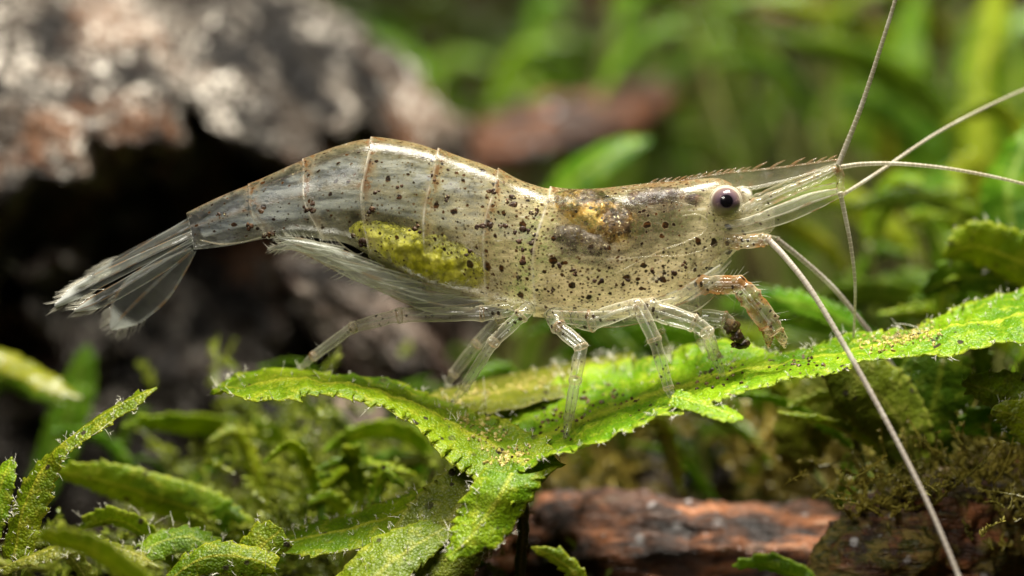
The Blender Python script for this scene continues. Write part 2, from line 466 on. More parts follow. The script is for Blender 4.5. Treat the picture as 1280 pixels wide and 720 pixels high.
def mat_eye():
    m, nt = newmat('eye_cornea')
    g = nd(nt, 'TexCoord').outputs['Object']
    # ring structure round the pupil, which looks along -Y: use distance from the pupil axis
    at = attr(nt, 'rad').outputs['Fac']; low = attr(nt, 'low').outputs['Fac']
    n = noi(nt, g, 2600, 4, 0.7)
    col = ramp(nt, at, [(0.0, (0.004, 0.003, 0.004)), (0.40, (0.005, 0.004, 0.006)), (0.44, (0.055, 0.035, 0.05)), (0.62, (0.11, 0.07, 0.085)), (0.86, (0.15, 0.10, 0.09)), (0.93, (0.34, 0.29, 0.24)), (1.0, (0.62, 0.57, 0.48))])
    lowm = mth(nt, 'MULTIPLY', low, rng(nt, at, 0.42, 0.5))
    col = mix(nt, mth(nt, 'MULTIPLY', lowm, 0.75), col, (0.20, 0.19, 0.075))
    col = mix(nt, mth(nt, 'MULTIPLY', rng(nt, n, 0.52, 0.68), mth(nt, 'MULTIPLY', rng(nt, at, 0.45, 0.55), 0.5)), col, (0.40, 0.27, 0.22))
    out(nt, nd(nt, 'BsdfPrincipled', {'Base Color': col, 'Roughness': 0.18, 'Specular IOR Level': 0.2, 'Coat Weight': 0.08, 'Coat Roughness': 0.05}).outputs[0])
    return m

M = {}
M['body'] = mat_body()
M['limb'] = mat_limb('shrimp_limb', (0.66, 0.62, 0.48), 0.09, 0.70, 0.6, 0.25)
M['claw'] = mat_limb('shrimp_claw', (0.66, 0.52, 0.32), 0.13, 0.60, 0.9, 1.0, bt=0.44)
M['rostrum'] = mat_limb('shrimp_rostrum', (0.56, 0.51, 0.35), 0.15, 0.55, 0.35, 0.7)
M['tooth'] = mat_limb('tooth', (0.42, 0.27, 0.14), 0.30, 0.35, 0.1, 0.8)
M['joint'] = mat_limb('shrimp_joint', (0.62, 0.46, 0.30), 0.07, 0.45, 0.3, 0.9)
M['tail'] = mat_blade('tail_blade', (0.38, 0.39, 0.36), 0.06, 0.6, 0.28)
M['scale'] = mat_blade('head_blade', (0.62, 0.60, 0.47), 0.09, 0.0, 0.55)
M['swim'] = mat_blade('swim_blade', (0.60, 0.60, 0.50), 0.055, 0.0, 0.30)
M['antenna'] = mat_antenna('antenna', (0.46, 0.41, 0.30), (0.85, 0.80, 0.66), opb=0.55)
M['antenna2'] = mat_antenna('antenna_long', (0.46, 0.41, 0.35), (0.25, 0.19, 0.14), 0.34, 0.65)
M['seta'] = mat_limb('bristle', (0.62, 0.59, 0.50), 0.24, 0.3, 0.0)
M['blotch'] = mat_organ('pigment_blotch', [(0.35, (0.012, 0.006, 0.003)), (0.55, (0.04, 0.017, 0.006)), (0.7, (0.16, 0.07, 0.02))], 1500, 0, 0.5)
M['seam'] = mat_limb('shell_seam', (0.70, 0.64, 0.46), 0.16, 0.25, 0.25, 0.6)
M['gland'] = mat_organ('digestive_gland', [(0.36, (0.020, 0.012, 0.005)), (0.46, (0.09, 0.048, 0.012)), (0.54, (0.34, 0.20, 0.035)), (0.61, (0.46, 0.32, 0.08)), (0.70, (0.14, 0.08, 0.02))], 520, 1.0, soft=1.0)
M['stomach'] = mat_organ('stomach', [(0.34, (0.012, 0.008, 0.010)), (0.5, (0.06, 0.035, 0.03)), (0.66, (0.20, 0.11, 0.05))], 700, 0.6, soft=0.8)
M['grey_gut'] = mat_organ('grey_gut', [(0.34, (0.02, 0.015, 0.010)), (0.5, (0.06, 0.045, 0.03)), (0.68, (0.20, 0.16, 0.10))], 1500, 0.8, soft=0.8)
def mat_muscle():
    m, nt = newmat('tail_muscle')
    co = objco(nt)
    fac = nd(nt, 'LayerWeight', {'Blend': 0.5}).outputs['Facing']
    n1 = noi(nt, mapping(nt, co, (0.5, 1, 2.2), (0, -0.35, 0)), 900, 4, 0.65)
    op = mth(nt, 'MULTIPLY', rng(nt, n1, 0.36, 0.68, 0.02, 0.42), rng(nt, fac, 0.15, 0.75, 1.0, 0.0), True)
    col = mix(nt, rng(nt, n1, 0.4, 0.6), (0.36, 0.42, 0.52), (0.58, 0.60, 0.58))
    out(nt, translucent_shell(nt, col, op, 0.3, None, 0.0, 0.4))
    return m
M['muscle'] = mat_muscle()
M['eggs'] = mat_eggs()
M['eye'] = mat_eye()
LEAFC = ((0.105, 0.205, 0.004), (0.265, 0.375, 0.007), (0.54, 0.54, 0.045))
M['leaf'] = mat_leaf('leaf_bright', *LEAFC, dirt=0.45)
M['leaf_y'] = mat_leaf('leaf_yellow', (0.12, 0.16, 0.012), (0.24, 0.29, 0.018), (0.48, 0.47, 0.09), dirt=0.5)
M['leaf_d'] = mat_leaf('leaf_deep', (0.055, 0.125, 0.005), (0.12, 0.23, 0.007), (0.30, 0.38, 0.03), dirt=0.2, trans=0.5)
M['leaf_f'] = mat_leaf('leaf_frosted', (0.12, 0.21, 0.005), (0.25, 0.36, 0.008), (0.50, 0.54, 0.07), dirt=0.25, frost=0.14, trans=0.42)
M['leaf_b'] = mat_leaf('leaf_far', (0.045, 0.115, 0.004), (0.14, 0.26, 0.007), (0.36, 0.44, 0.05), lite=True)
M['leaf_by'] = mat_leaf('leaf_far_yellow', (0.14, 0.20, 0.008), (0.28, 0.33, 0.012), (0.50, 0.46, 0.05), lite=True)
M['stem'] = mat_leaf('plant_stem', (0.06, 0.08, 0.015), (0.12, 0.13, 0.025), (0.25, 0.22, 0.07), dirt=0.3, trans=0.15)
M['fuzz'] = mat_simple('fuzz', (0.62, 0.60, 0.48), 0.35, 0.5)
M['crust'] = mat_organ('crust', [(0.32, (0.09, 0.07, 0.015)), (0.5, (0.35, 0.29, 0.07)), (0.68, (0.58, 0.50, 0.20))], 900, 0.2, 0.4)
M['debris'] = mat_organ('debris', [(0.34, (0.012, 0.008, 0.004)), (0.5, (0.06, 0.035, 0.012)), (0.68, (0.25, 0.16, 0.06))], 1200, 0.2, 0.4)
M['rock'] = mat_rock('boulder', (0.86, 0.80, 0.70), (0.20, 0.085, 0.035))
M['rock2'] = mat_rock('pink_stone', (0.42, 0.30, 0.24), (0.11, 0.06, 0.042), 0.75)
M['pebble'] = mat_rock('beige_pebble', (0.72, 0.62, 0.50), (0.45, 0.33, 0.20), 1.0)
M['wood'] = mat_wood('driftwood')
M['mosswood'] = mat_wood('mossy_wood', moss=0.9)
M['moss'] = mat_leaf('moss', (0.09, 0.14, 0.008), (0.22, 0.27, 0.014), (0.45, 0.43, 0.08), lite=True, trans=0.4)
M['moss_b'] = mat_leaf('moss_brown', (0.11, 0.095, 0.014), (0.26, 0.19, 0.03), (0.48, 0.38, 0.10), lite=True, trans=0.3)
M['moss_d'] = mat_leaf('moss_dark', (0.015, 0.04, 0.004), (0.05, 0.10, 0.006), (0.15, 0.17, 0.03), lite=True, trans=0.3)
def mat_ground():
    m, nt = newmat('tank_floor')
    co = objco(nt)
    a = noi(nt, co, 60, 5, 0.6); b = noi(nt, co, 400, 4, 0.65)
    col = ramp(nt, a, [(0.34, (0.005, 0.006, 0.003)), (0.5, (0.014, 0.012, 0.006)), (0.62, (0.040, 0.020, 0.009)), (0.72, (0.02, 0.025, 0.006))])
    out(nt, nd(nt, 'BsdfPrincipled', {'Base Color': col, 'Roughness': 0.9, 'Specular IOR Level': 0.08, 'Normal': bump(nt, b, 0.002)}).outputs[0])
    return m
M['ground'] = mat_ground()

rs = random.Random(7)
nrs = np.random.RandomState(7)

# ------------------------------------------------------------------ setting
def build_ground():
    mb = MB()
    xs = np.linspace(-0.30, 0.30, 150); ys = np.concatenate((np.linspace(-0.08, 0.09, 60), np.linspace(0.092, 0.30, 70)))
    X, Y = np.meshgrid(xs, ys)
    Z = np.zeros_like(X)
    t = np.clip((Y - 0.085) / 0.09, 0, 1.6)
    Z += 0.085 * t ** 1.3 * np.clip(1.0 + 0.0 * X, 0, 1)      # a bank of earth that climbs at the back
    p = np.stack((X.ravel(), Y.ravel(), Z.ravel()), 1)
    p[:, 2] += 0.0016 * fbm(p, 90, 3, 2) * 0.8 + 0.006 * fbm(p, 22, 3, 5) * np.clip((p[:, 1] - 0.05) / 0.05, 0, 1)
    n = len(xs); f = []
    for j in range(len(ys) - 1):
        for i in range(n - 1):
            f.append((j * n + i, j * n + i + 1, (j + 1) * n + i + 1, (j + 1) * n + i))
    mb.add(p, f)
    o = mb.build('ground', M['ground'])
    o['kind'] = 'structure'
build_ground()

def boulder():
    v, f = ICO[6]
    c = P(70, 475, 47); k = (D + 0.047) / D
    r = np.array((545 * U * k, 0.026, 560 * U * k))
    w = v * r
    n = fbm(v, 1.6, 5, 3.0); n2 = fbm(v, 5.5, 5, 8.0)
    w *= (1 + 0.085 * n + 0.050 * n2)[:, None]
    # overhang: below a slanting lip the front is hollowed out
    px = v[:, 0]; pz = v[:, 2]
    lip = 0.25 + 0.37 * np.clip((px + 0.10) / 0.5, 0, 1) - 0.10 * np.clip((px - 0.5) / 0.4, 0, 1) + 0.09 * n + 0.13 * n2
    hol = np.clip((lip - pz) / 0.20, 0, 1); hol = hol * hol * (3 - 2 * hol)
    front = np.clip(-v[:, 1] / 0.5, 0, 1)
    w[:, 1] += hol * front * (0.017 + 0.010 * n2)
    p = w + c
    p[:, 2] = np.maximum(p[:, 2], -0.002)
    mb = MB(); mb.add(p, f)
    o = mb.build('boulder', M['rock'])
    tag(o, 'large dark boulder with pale granular top behind the shrimp\'s tail', 'rock')
boulder()

def stone(name, mat, c, rad, rot, label, seed, sub=5, amp=0.22):
    mb = MB(); blob(mb, c, rad, rot, sub, amp, 1.6, seed, 5)
    tag(mb.build(name, mat), label, 'rock')
stone('stone', M['rock2'], P(460, 410, 30), (0.0062, 0.004, 0.0024), R(-42), 'slanting pinkish stone leaning on the dark boulder below the shrimp\'s belly', 4.0)
stone('pebble', M['pebble'], P(852, 598, 24), (0.0030, 0.0028, 0.0026), R(10), 'small beige pebble lying behind the driftwood log', 6.0, 4)
stone('pebble', M['rock2'], P(395, 560, 26), (0.0042, 0.003, 0.0034), R(25), 'rounded dull pink pebble half hidden in olive moss', 9.0, 4)

def log(name, mat, pts, rad, label, cat='driftwood', seed=1.0, n=64, m=190, rough=0.16, moss=None):
    p = cr(pts3(pts), m); r = cr(np.array(rad)[:, None] * U, m)[:, 0]
    mb = MB(); tube(mb, p, r, n)
    v = mb.v[0]; cen = np.vstack((np.repeat(p, n, 0), p[:1], p[-1:]))
    dv = v - cen
    q = v.copy(); q[:, 0] *= 0.28
    a = fbm(q, 900, 5, seed); b = fbm(v, 230, 4, seed + 3)
    mb.v[0] = cen + dv * (1 + rough * a + 0.16 * b)[:, None]
    o = mb.build(name, mat)
    tag(o, label, cat)
    return o
log('driftwood', M['wood'], [(560, 760, 14), (640, 712, 13), (760, 700, 11), (900, 705, 11), (1040, 712, 11), (1180, 730, 11), (1330, 745, 12)], (30, 78, 84, 84, 82, 80, 78),
    'reddish brown driftwood log lying under the long green blade', seed=2.0)
log('driftwood', M['mosswood'], [(1030, 735, 4), (1075, 690, 4), (1140, 665, 5), (1210, 648, 7), (1300, 628, 9), (1400, 610, 11)], (34, 52, 66, 84, 92, 90),
    'moss covered dark driftwood piece overgrown with golden brown tufts', seed=5.0, rough=0.22)
log('driftwood', M['wood'], [(540, 230, 62), (620, 185, 60), (700, 160, 60), (790, 140, 61), (860, 100, 64)], (30, 50, 52, 44, 22),
    'far rusty brown branch lying across the dark bank', seed=8.0, n=32, m=80)
log('driftwood', M['wood'], [(930, 10, 100), (1000, 8, 98), (1060, 20, 98), (1120, 25, 100)], (14, 30, 30, 12),
    'short brown branch stub high up on the far bank', seed=11.0, n=32, m=60)

# ------------------------------------------------------------------ leaves
def leaf_geo(A, Mi, B, n, m=12, tooth=0.55e-3, amp=0.22e-3, thick=0.10e-3, ripple=0.10e-3, seed=0, slant=0.8, bulge=0.0):
    """leaf between the edges A and B over the midrib Mi (arrays of n points)"""
    us = np.linspace(-1, 1, m + 1)
    us = np.sign(us) * np.abs(us) ** 0.85
    pos = Mi[:, None, :] + us[None, :, None] * ((B - A) / 2)[:, None, :] + (us ** 2)[None, :, None] * ((A + B) / 2 - Mi)[:, None, :]
    t = np.gradient(Mi, axis=0); t /= np.linalg.norm(t, axis=1)[:, None] + 1e-12
    side = B - A; w = np.linalg.norm(side, axis=1); sn = side / (w[:, None] + 1e-9)
    nrm = np.cross(t, sn); nrm /= np.linalg.norm(nrm, axis=1)[:, None] + 1e-9
    ln = np.concatenate(((0,), np.cumsum(np.linalg.norm(np.diff(Mi, axis=0), axis=1))))
    rr = np.random.RandomState(seed + 11)
    for sgn, e in ((-1, 0), (1, 1)):
        ph = ln / tooth + rr.rand() + 0.35 * np.sin(ln / tooth * 0.61 + rr.rand() * 6)
        fr = ph - np.floor(ph); big = rr.rand(int(ph.max() - min(0, ph.min())) + 3)[np.floor(ph).astype(int)]
        saw = np.where(fr < 0.72, fr / 0.72, (1 - fr) / 0.28) * (0.15 + 1.15 * big)
        a = np.minimum(amp, w * 0.42)
        wt = np.clip((us * sgn - 0.45) / 0.55, 0, 1) ** 1.6
        pos += wt[None, :, None] * (a * (saw - 0.4))[:, None, None] * (sgn * sn[:, None, :] + slant * t[:, None, :])
    flat = pos.reshape(-1, 3)
    rp = fbm(flat, 900, 4, seed * 0.37 + 1.0).reshape(n, m + 1)
    lo = fbm(flat, 150, 2, seed * 0.77 + 5.0).reshape(n, m + 1)
    pos = pos + nrm[:, None, :] * (ripple * rp + 2.2 * ripple * lo * np.abs(us)[None, :])[:, :, None]
    th = thick * (1.0 - 0.65 * np.abs(us) ** 3) + thick * 1.1 * np.exp(-(us / 0.10) ** 2)
    top = pos + nrm[:, None, :] * (th / 2)[None, :, None]; bot = pos - nrm[:, None, :] * (th / 2)[None, :, None]
    c = m + 1; N = n * c
    uv = np.stack(np.broadcast_arrays((ln / ln[-1])[:, None], ((us + 1) / 2)[None, :]), -1).reshape(-1, 2)
    f = []
    for i in range(n - 1):
        for j in range(m):
            q = (i * c + j, i * c + j + 1, (i + 1) * c + j + 1, (i + 1) * c + j)
            f.append(q); f.append(tuple(N + x for x in q[::-1]))
        f.append((i * c, (i + 1) * c, N + (i + 1) * c, N + i * c))
        f.append((i * c + m, N + i * c + m, N + (i + 1) * c + m, (i + 1) * c + m))
    for i in (0, n - 1):
        for j in range(m):
            q = (i * c + j, N + i * c + j, N + i * c + j + 1, i * c + j + 1)
            f.append(q if i == 0 else q[::-1])
    return np.vstack((top.reshape(-1, 3), bot.reshape(-1, 3))), f, np.vstack((uv, uv)), pos, nrm

def hair(mb, p, d, ln, r, curl=0.3, rr=nrs, n=3):
    d = d / (np.linalg.norm(d) + 1e-12)
    k = rr.normal(size=3) * curl
    ts = np.linspace(0, 1, 4)[:, None]
    pts = p + d * ln * ts + k * ln * ts ** 2 * 0.5
    tube(mb, pts, r * np.array((1, 0.85, 0.6, 0.25)), n)

def fuzz(parent, edges, nrm, count, seed, lmin=3, lmax=10):
    """tufts of pale growth along leaf margins"""
    rr = np.random.RandomState(seed); mb = MB()
    for _ in range(count):
        e, o = edges[rr.randint(len(edges))]
        i = rr.randint(2, len(e) - 2)
        p = e[i]; outd = o[i] * rr.uniform(0.3, 1) + nrm[i] * rr.uniform(-0.6, 1.0) + np.array((0, 0, 0.35))
        L = rr.uniform(lmin, lmax) * U * (1.0 if rr.rand() < 0.8 else 1.6)
        hair(mb, p - o[i] * 1.0 * U, outd, L * rr.uniform(0.4, 1.3), rr.uniform(0.3, 0.6) * U, 1.1, rr)
        if rr.rand() < 0.55:
            for _k in range(rr.randint(2, 6)):
                hair(mb, p + outd / np.linalg.norm(outd) * L * rr.uniform(0.3, 0.9), outd + rr.normal(size=3) * 0.9, L * 0.5, 0.45 * U, 0.4, rr)
    return mb.build('fuzz', M['fuzz'], parent, kind='stuff')

TREES = {}
def add_leaf(plant, A, Mi, B, mat, seed, n=None, fz=0, key=None, **kw):
    L = np.linalg.norm(np.diff(Mi, axis=0), axis=1).sum()
    n = n or int(max(50, min(260, L / kw.get('tooth', 0.55e-3) * 5)))
    if len(A) == 3 or len(A) < n:
        A, Mi, B = cr(A, n), cr(Mi, n), cr(B, n)
    v, f, uv, pos, nrm = leaf_geo(A, Mi, B, n, seed=seed, **kw)
    mb = MB(); mb.add(v, f, uv)
    o = mb.build('leaf', mat, plant)
    if key:
        TREES[key] = BVHTree.FromPolygons([Vector(q) for q in v], f)
    if fz:
        ea, eb = pos[:, 0], pos[:, -1]
        oa = (pos[:, 0] - pos[:, 3]); oa /= np.linalg.norm(oa, axis=1)[:, None] + 1e-12
        ob = (pos[:, -1] - pos[:, -4]); ob /= np.linalg.norm(ob, axis=1)[:, None] + 1e-12
        up = nrm * np.sign(nrm[:, 2:3] + 1e-6)
        mids = [(pos[:, j], up) for j in (2, 4, 6, 8, 10)]
        fuzz(o, [(ea, oa), (eb, ob)] * 3 + mids, up, fz, seed + 100)
    return o

def leaf3(plant, A, Mi, B, mat, seed, **kw):
    return add_leaf(plant, pts3(A), pts3(Mi), pts3(B), mat, seed, **kw)

def blade(plant, pts, width, mat, seed, roll=0.0, fold=0.25, prof=None, **kw):
    """leaf from a midrib given in pixels + depth; width = half width in px; roll turns it about the midrib (0 = faces camera)"""
    c = pts3(pts)
    L = np.linalg.norm(np.diff(c, axis=0), axis=1).sum()
    n = int(max(40, min(240, L / kw.get('tooth', 0.55e-3) * 5)))
    Mi = cr(c, n)
    t = np.gradient(Mi, axis=0); t /= np.linalg.norm(t, axis=1)[:, None]
    view = np.array((0, 1.0, 0))
    s0 = np.cross(t, view); s0 /= np.linalg.norm(s0, axis=1)[:, None] + 1e-9
    n0 = np.cross(s0, t)
    ro = np.radians(np.interp(np.linspace(0, 1, n), np.linspace(0, 1, 2 if np.isscalar(roll) else len(roll)), (roll, roll) if np.isscalar(roll) else roll))[:, None]
    s = s0 * np.cos(ro) + n0 * np.sin(ro); nn = -s0 * np.sin(ro) + n0 * np.cos(ro)
    x = np.linspace(0, 1, n)
    pr = np.interp(x, *zip(*(prof or ((0, 0.25), (0.12, 0.7), (0.35, 1.0), (0.7, 0.92), (0.9, 0.55), (1.0, 0.06)))))
    k = (D + np.mean([q[2] for q in pts]) * 1e-3) / D
    w = (width * U * k * pr)[:, None]
    A = Mi - s * w + nn * w * fold; B = Mi + s * w + nn * w * fold
    return add_leaf(plant, A, Mi, B, mat, seed, n=n, **kw)

def stem(plant, pts, rad, n=10, mat='stem'):
    p = cr(np.array([np.asarray(q) if not isinstance(q, tuple) else P(*q) for q in pts]), 40)
    r = cr(np.array(rad)[:, None] * U, 40)[:, 0]
    mb = MB(); tube(mb, p, r * (1 + 0.12 * np.sin(np.arange(40) * 1.7)), n)
    return mb.build('stem', M[mat], plant)

def floor_at(px, py, d):
    q = P(px, py, d); q[2] = 0.0
    return q

# --- the plant that carries the shrimp
root = floor_at(648, 800, 2)
pm = thing('leafy_plant', root, 'bright green serrated plant whose long blades carry the shrimp', 'plant')
stem(pm, [root - np.array((0, 0, 0.0005)), (650, 720, 2), (654, 660, 1.5), (650, 610, 1), (640, 575, 0.5)], (9, 8, 8, 10, 13))
# long blade to the right
leaf3(pm,
      [(612, 520, 4), (660, 486, 6), (740, 466, 6.5), (820, 446, 6), (900, 424, 5), (985, 436, 3.5), (1060, 418, 3), (1140, 410, 3), (1215, 385, 4), (1300, 360, 5)],
      [(625, 572, 1), (690, 545, 1.2), (760, 515, 1.2), (830, 492, 1.0), (900, 473, 0.6), (980, 456, 0.4), (1060, 440, 0.2), (1140, 426, 0.2), (1215, 408, 0.3), (1300, 392, 0.5)],
      [(650, 585, -3), (705, 562, -3.5), (765, 546, -4), (820, 516, -4), (885, 508, -4), (950, 484, -3.5), (1030, 466, -3), (1110, 446, -2.4), (1200, 438, -2), (1300, 428, -2)],
      M['leaf'], 1, key='right', fz=330, m=26, thick=0.14e-3, ripple=0.24e-3, amp=0.34e-3, tooth=0.70e-3)
# side lobe hanging off its near edge
leaf3(pm, [(846, 486, -2.6), (880, 497, -3.2), (912, 508, -3.8), (928, 519, -4.4)], [(840, 496, -3.0), (872, 505, -3.8), (904, 516, -4.4), (929, 523, -4.8)], [(834, 506, -3.4), (862, 514, -4.2), (895, 526, -5.0), (928, 527, -5.2)],
      M['leaf'], 2, fz=14, tooth=0.4e-3, amp=0.15e-3)
# blade to the left
leaf3(pm,
      [(262, 489, 2.5), (285, 470, 4), (330, 461, 4.5), (400, 463, 4.2), (460, 474, 3.8), (530, 494, 3.5), (590, 512, 2.6), (645, 530, 1.2), (690, 556, -0.6), (700, 580, -2.0)],
      [(266, 491, 1.8), (305, 486, 1.0), (350, 478, 0.6), (410, 480, 0.4), (470, 490, 0.4), (535, 516, 0.2), (585, 543, -0.2), (628, 566, -1.0), (662, 588, -2.2), (672, 604, -3.0)],
      [(268, 493, 1.4), (300, 495, -1.0), (345, 496, -1.6), (400, 491, -1.4), (462, 502, -1.6), (515, 532, -2), (552, 566, -2.4), (590, 598, -2.8), (626, 616, -3.4), (640, 626, -3.8)],
      M['leaf'], 3, key='left', fz=130, m=22, thick=0.14e-3, ripple=0.2e-3, amp=0.55e-3, tooth=0.62e-3)
# lobe above the junction, back lobe with crust, and the hanging blades
leaf3(pm, [(520, 500, 5), (580, 480, 8), (650, 466, 9), (720, 452, 9), (790, 440, 8)], [(545, 512, 3), (600, 497, 5), (660, 484, 6), (725, 470, 6.5), (795, 448, 7)], [(560, 530, 2), (620, 520, 3), (680, 505, 4), (740, 490, 5), (798, 455, 6)],
      M['leaf_y'], 4, fz=90, key='back')
leaf3(pm, [(604, 585, -2.6), (585, 610, -3.2), (572, 640, -3.2), (560, 672, -3.8), (556, 694, -4)], [(640, 592, -3.2), (628, 615, -3.8), (608, 645, -3.8), (584, 676, -4.2), (558, 698, -4.4)], [(684, 590, -2.8), (672, 612, -3.2), (652, 645, -3.4), (622, 682, -4), (562, 700, -4.6)],
      M['leaf'], 6, fz=60, m=18, tooth=0.7e-3, amp=0.32e-3, key='hang')
leaf3(pm, [(580, 575, 0), (530, 612, -0.6), (490, 660, -1), (462, 720, -1.4), (450, 760, -1.6)], [(606, 590, -0.6), (570, 640, -1.4), (540, 690, -2), (520, 735, -2.4), (500, 775, -2.6)], [(640, 600, -1), (626, 655, -1.8), (600, 705, -2.2), (570, 750, -2.6), (540, 790, -2.8)],
      M['leaf_y'], 7, fz=90, m=18, tooth=0.7e-3, amp=0.28e-3)
leaf3(pm, [(590, 585, 0.5), (520, 612, 1.6), (450, 638, 2), (390, 655, 2), (342, 672, 1.6)], [(596, 598, 0.2), (525, 632, 0.6), (455, 658, 0.6), (395, 672, 0.6), (338, 680, 0.8)], [(600, 614, 0), (535, 655, -0.8), (465, 684, -1), (400, 696, -0.8), (336, 692, 0)],
      M['leaf'], 8, fz=110, m=16)
leaf3(pm, [(560, 640, -1.0), (515, 656, -1.6), (470, 672, -2), (432, 705, -2.6), (405, 745, -3)], [(568, 655, -1.4), (520, 682, -2.6), (488, 705, -3.2), (458, 735, -3.8), (430, 770, -4)], [(574, 668, -1.8), (530, 705, -3), (505, 730, -3.8), (480, 760, -4.2), (455, 790, -4.4)],
      M['leaf_f'], 9, fz=50, tooth=0.7e-3, amp=0.3e-3)
# crust of algae on the long blade and pale worm-like growth at the junction
def hit(px, py, keys=('right', 'left', 'back'), inset=0.0):
    """where the sight line through a photo pixel meets one of the near leaves"""
    o = Vector((0, -D, ZC)); d = Vector(P(px, py, 0)) - o; d.normalize()
    best = None
    for k in keys:
        r = TREES[k].ray_cast(o, d)
        if r[0] is not None and (best is None or r[3] < best[3]): best = r
    return None if best is None else np.array(best[0] + d * inset)
def crust(parent, pts, rad, key, mat='crust'):
    """grains and short threads of algae settled on a leaf"""
    mb = MB(); rr = np.random.RandomState(int(rad * 7 + pts[0][0]))
    v, f = ICO[1]
    for q in pts:
        for _ in range(34):
            h = hit(q[0] + rr.normal() * rad, q[1] + rr.normal() * rad * 0.45, (key,))
            if h is None: continue
            mb.add(v * rr.uniform(1.0, 3.4) * U * rr.uniform(0.6, 1.3, (len(v), 1)) + h, f)
            if mat == 'crust' and rr.rand() < 0.22:
                hair(mb, h, np.array((rr.normal() * 0.4, rr.normal() * 0.3, 1)), rr.uniform(5, 14) * U, 0.6 * U)
    return mb.build('algae_crust', M[mat], parent, kind='stuff', smooth=False)
crust(pm, [(1098, 432), (1112, 424), (1126, 421), (1140, 419), (1160, 416)], 12, 'right')
crust(pm, [(600, 490), (655, 480), (690, 470), (725, 462), (560, 500)], 16, 'back')
crust(pm, [(648, 566), (612, 545), (588, 528), (630, 575)], 12, 'left')
crust(pm, [(700, 530), (760, 500), (900, 470), (1000, 450)], 22, 'right', 'debris')

# --- the other plants: (label, category, root pixel/depth, [ (midrib, half width, material, roll, extra) ])
SEED = [40]
def plant(label, rootp, leaves, name='leafy_plant', fz=0, tooth=0.6e-3, amp=0.24e-3, m=10):
    root = floor_at(*rootp)
    t = thing(name, root, label, 'plant')
    tied = []
    for lf in leaves:
        pts, w, mt, roll = lf[:4]
        SEED[0] += 1
        kw = dict(tooth=tooth, amp=amp, m=m); kw.update(lf[4] if len(lf) > 4 else {})
        blade(t, pts, w, M[mt], SEED[0], roll, **{'fz': fz, **kw})
        b = P(*pts[0])
        if b[2] > 0.0015:
            q = (b + root) / 2 + np.array((0, 0.0008, -0.0006))
            stem(t, [root - np.array((0, 0, 0.0005)), q, b + (P(*pts[1]) - b) * 0.15], (8, 6, 5))
    return t

plant('upright narrow serrated frond curling to a point beside the dark boulder', (22, 800, -1),
      [([(18, 700, -1), (30, 640, -1), (52, 590, -1), (82, 554, -1), (130, 520, -0.5), (196, 484, 0)], 26, 'leaf', (25, 30, 40, 62, 55, 50), {'fz': 90, 'm': 14, 'prof': ((0, 0.9), (0.3, 1.0), (0.5, 0.72), (0.62, 0.62), (0.8, 0.7), (0.93, 0.5), (1, 0.1))}),
       ([(-20, 700, 0), (-8, 640, 0), (4, 600, 0), (16, 572, 0.5)], 20, 'leaf', 20, {'fz': 25}),
       ([(-10, 715, -3), (60, 690, -3), (110, 682, -3), (160, 690, -3.5), (200, 712, -4)], 17, 'leaf_y', 55, {'fz': 40})])
plant('low cluster of serrated leaves with drooping tips under the upright frond', (205, 800, 1),
      [([(150, 725, 1), (180, 690, 1), (230, 672, 1), (275, 690, 1), (320, 720, 1)], 20, 'leaf_f', 35, {'fz': 50}),
       ([(300, 740, -1), (310, 705, -1), (330, 680, -1), (345, 668, -1), (352, 660, -1)], 26, 'leaf', 10, {'fz': 20}),
       ([(240, 735, 3), (190, 675, 3), (150, 650, 3), (120, 652, 3), (98, 664, 3)], 17, 'leaf', 40, {'fz': 50}),
       ([(205, 730, -2), (250, 700, -2), (285, 695, -2), (330, 704, -2), (345, 716, -2)], 22, 'leaf', 20, {'fz': 20})])
plant('soft broad leaf sloping down to the right behind the upright frond', (330, 800, 11),
      [([(345, 720, 7.5), (300, 668, 7.5), (250, 640, 7.5), (180, 616, 7.5), (120, 598, 7.2), (62, 588, 7)], 30, 'leaf', 25, {})])
plant('thin pale leaf reaching left in the dark gap under the boulder', (400, 800, 16),
      [([(415, 640, 17), (385, 580, 16.5), (335, 545, 16), (270, 535, 16), (210, 530, 13), (152, 532, 12)], 20, 'leaf', 40, {}),
       ([(420, 650, 18), (400, 610, 18), (372, 560, 18), (350, 520, 18)], 16, 'leaf_b', 15, {})])
plant('blurred leaf pair drooping at the foot of the boulder', (-30, 760, 16),
      [([(-60, 480, 16), (-30, 445, 16), (10, 450, 16), (55, 475, 15), (104, 500, 14.5)], 20, 'leaf_by', 45, {}),
       ([(-50, 520, 18), (0, 470, 18), (40, 480, 17), (80, 505, 17)], 20, 'leaf_b', 20, {}),
       ([(40, 640, 22), (70, 560, 22), (95, 490, 22), (110, 430, 22)], 26, 'leaf_d', 5, {})])
plant('out of focus pale green leaf lying in front of the frond', (230, 860, -13),
      [([(240, 800, -13), (180, 735, -13), (120, 690, -13), (75, 676, -13), (40, 668, -13)], 24, 'leaf', 45, {})])
plant('small bright leaf glowing among the olive moss', (470, 800, 11),
      [([(545, 590, 12), (520, 555, 11.5), (485, 540, 11), (445, 546, 11), (402, 566, 10.5)], 18, 'leaf', 45, {}),
       ([(540, 620, 13), (520, 590, 13), (490, 578, 13), (440, 590, 13)], 15, 'leaf_b', 35, {})])
plant('blurred young shoot sprouting in front of the driftwood log', (735, 790, -5),
      [([(740, 745, -5), (715, 712, -5), (690, 694, -5), (664, 684, -5)], 12, 'leaf', 20, {'fold': 0.5})])
plant('blunt green shoot lying low before the mossy driftwood', (960, 800, -6),
      [([(1040, 760, -6), (1000, 722, -6), (960, 706, -6), (915, 708, -6)], 16, 'leaf_d', 40, {})])
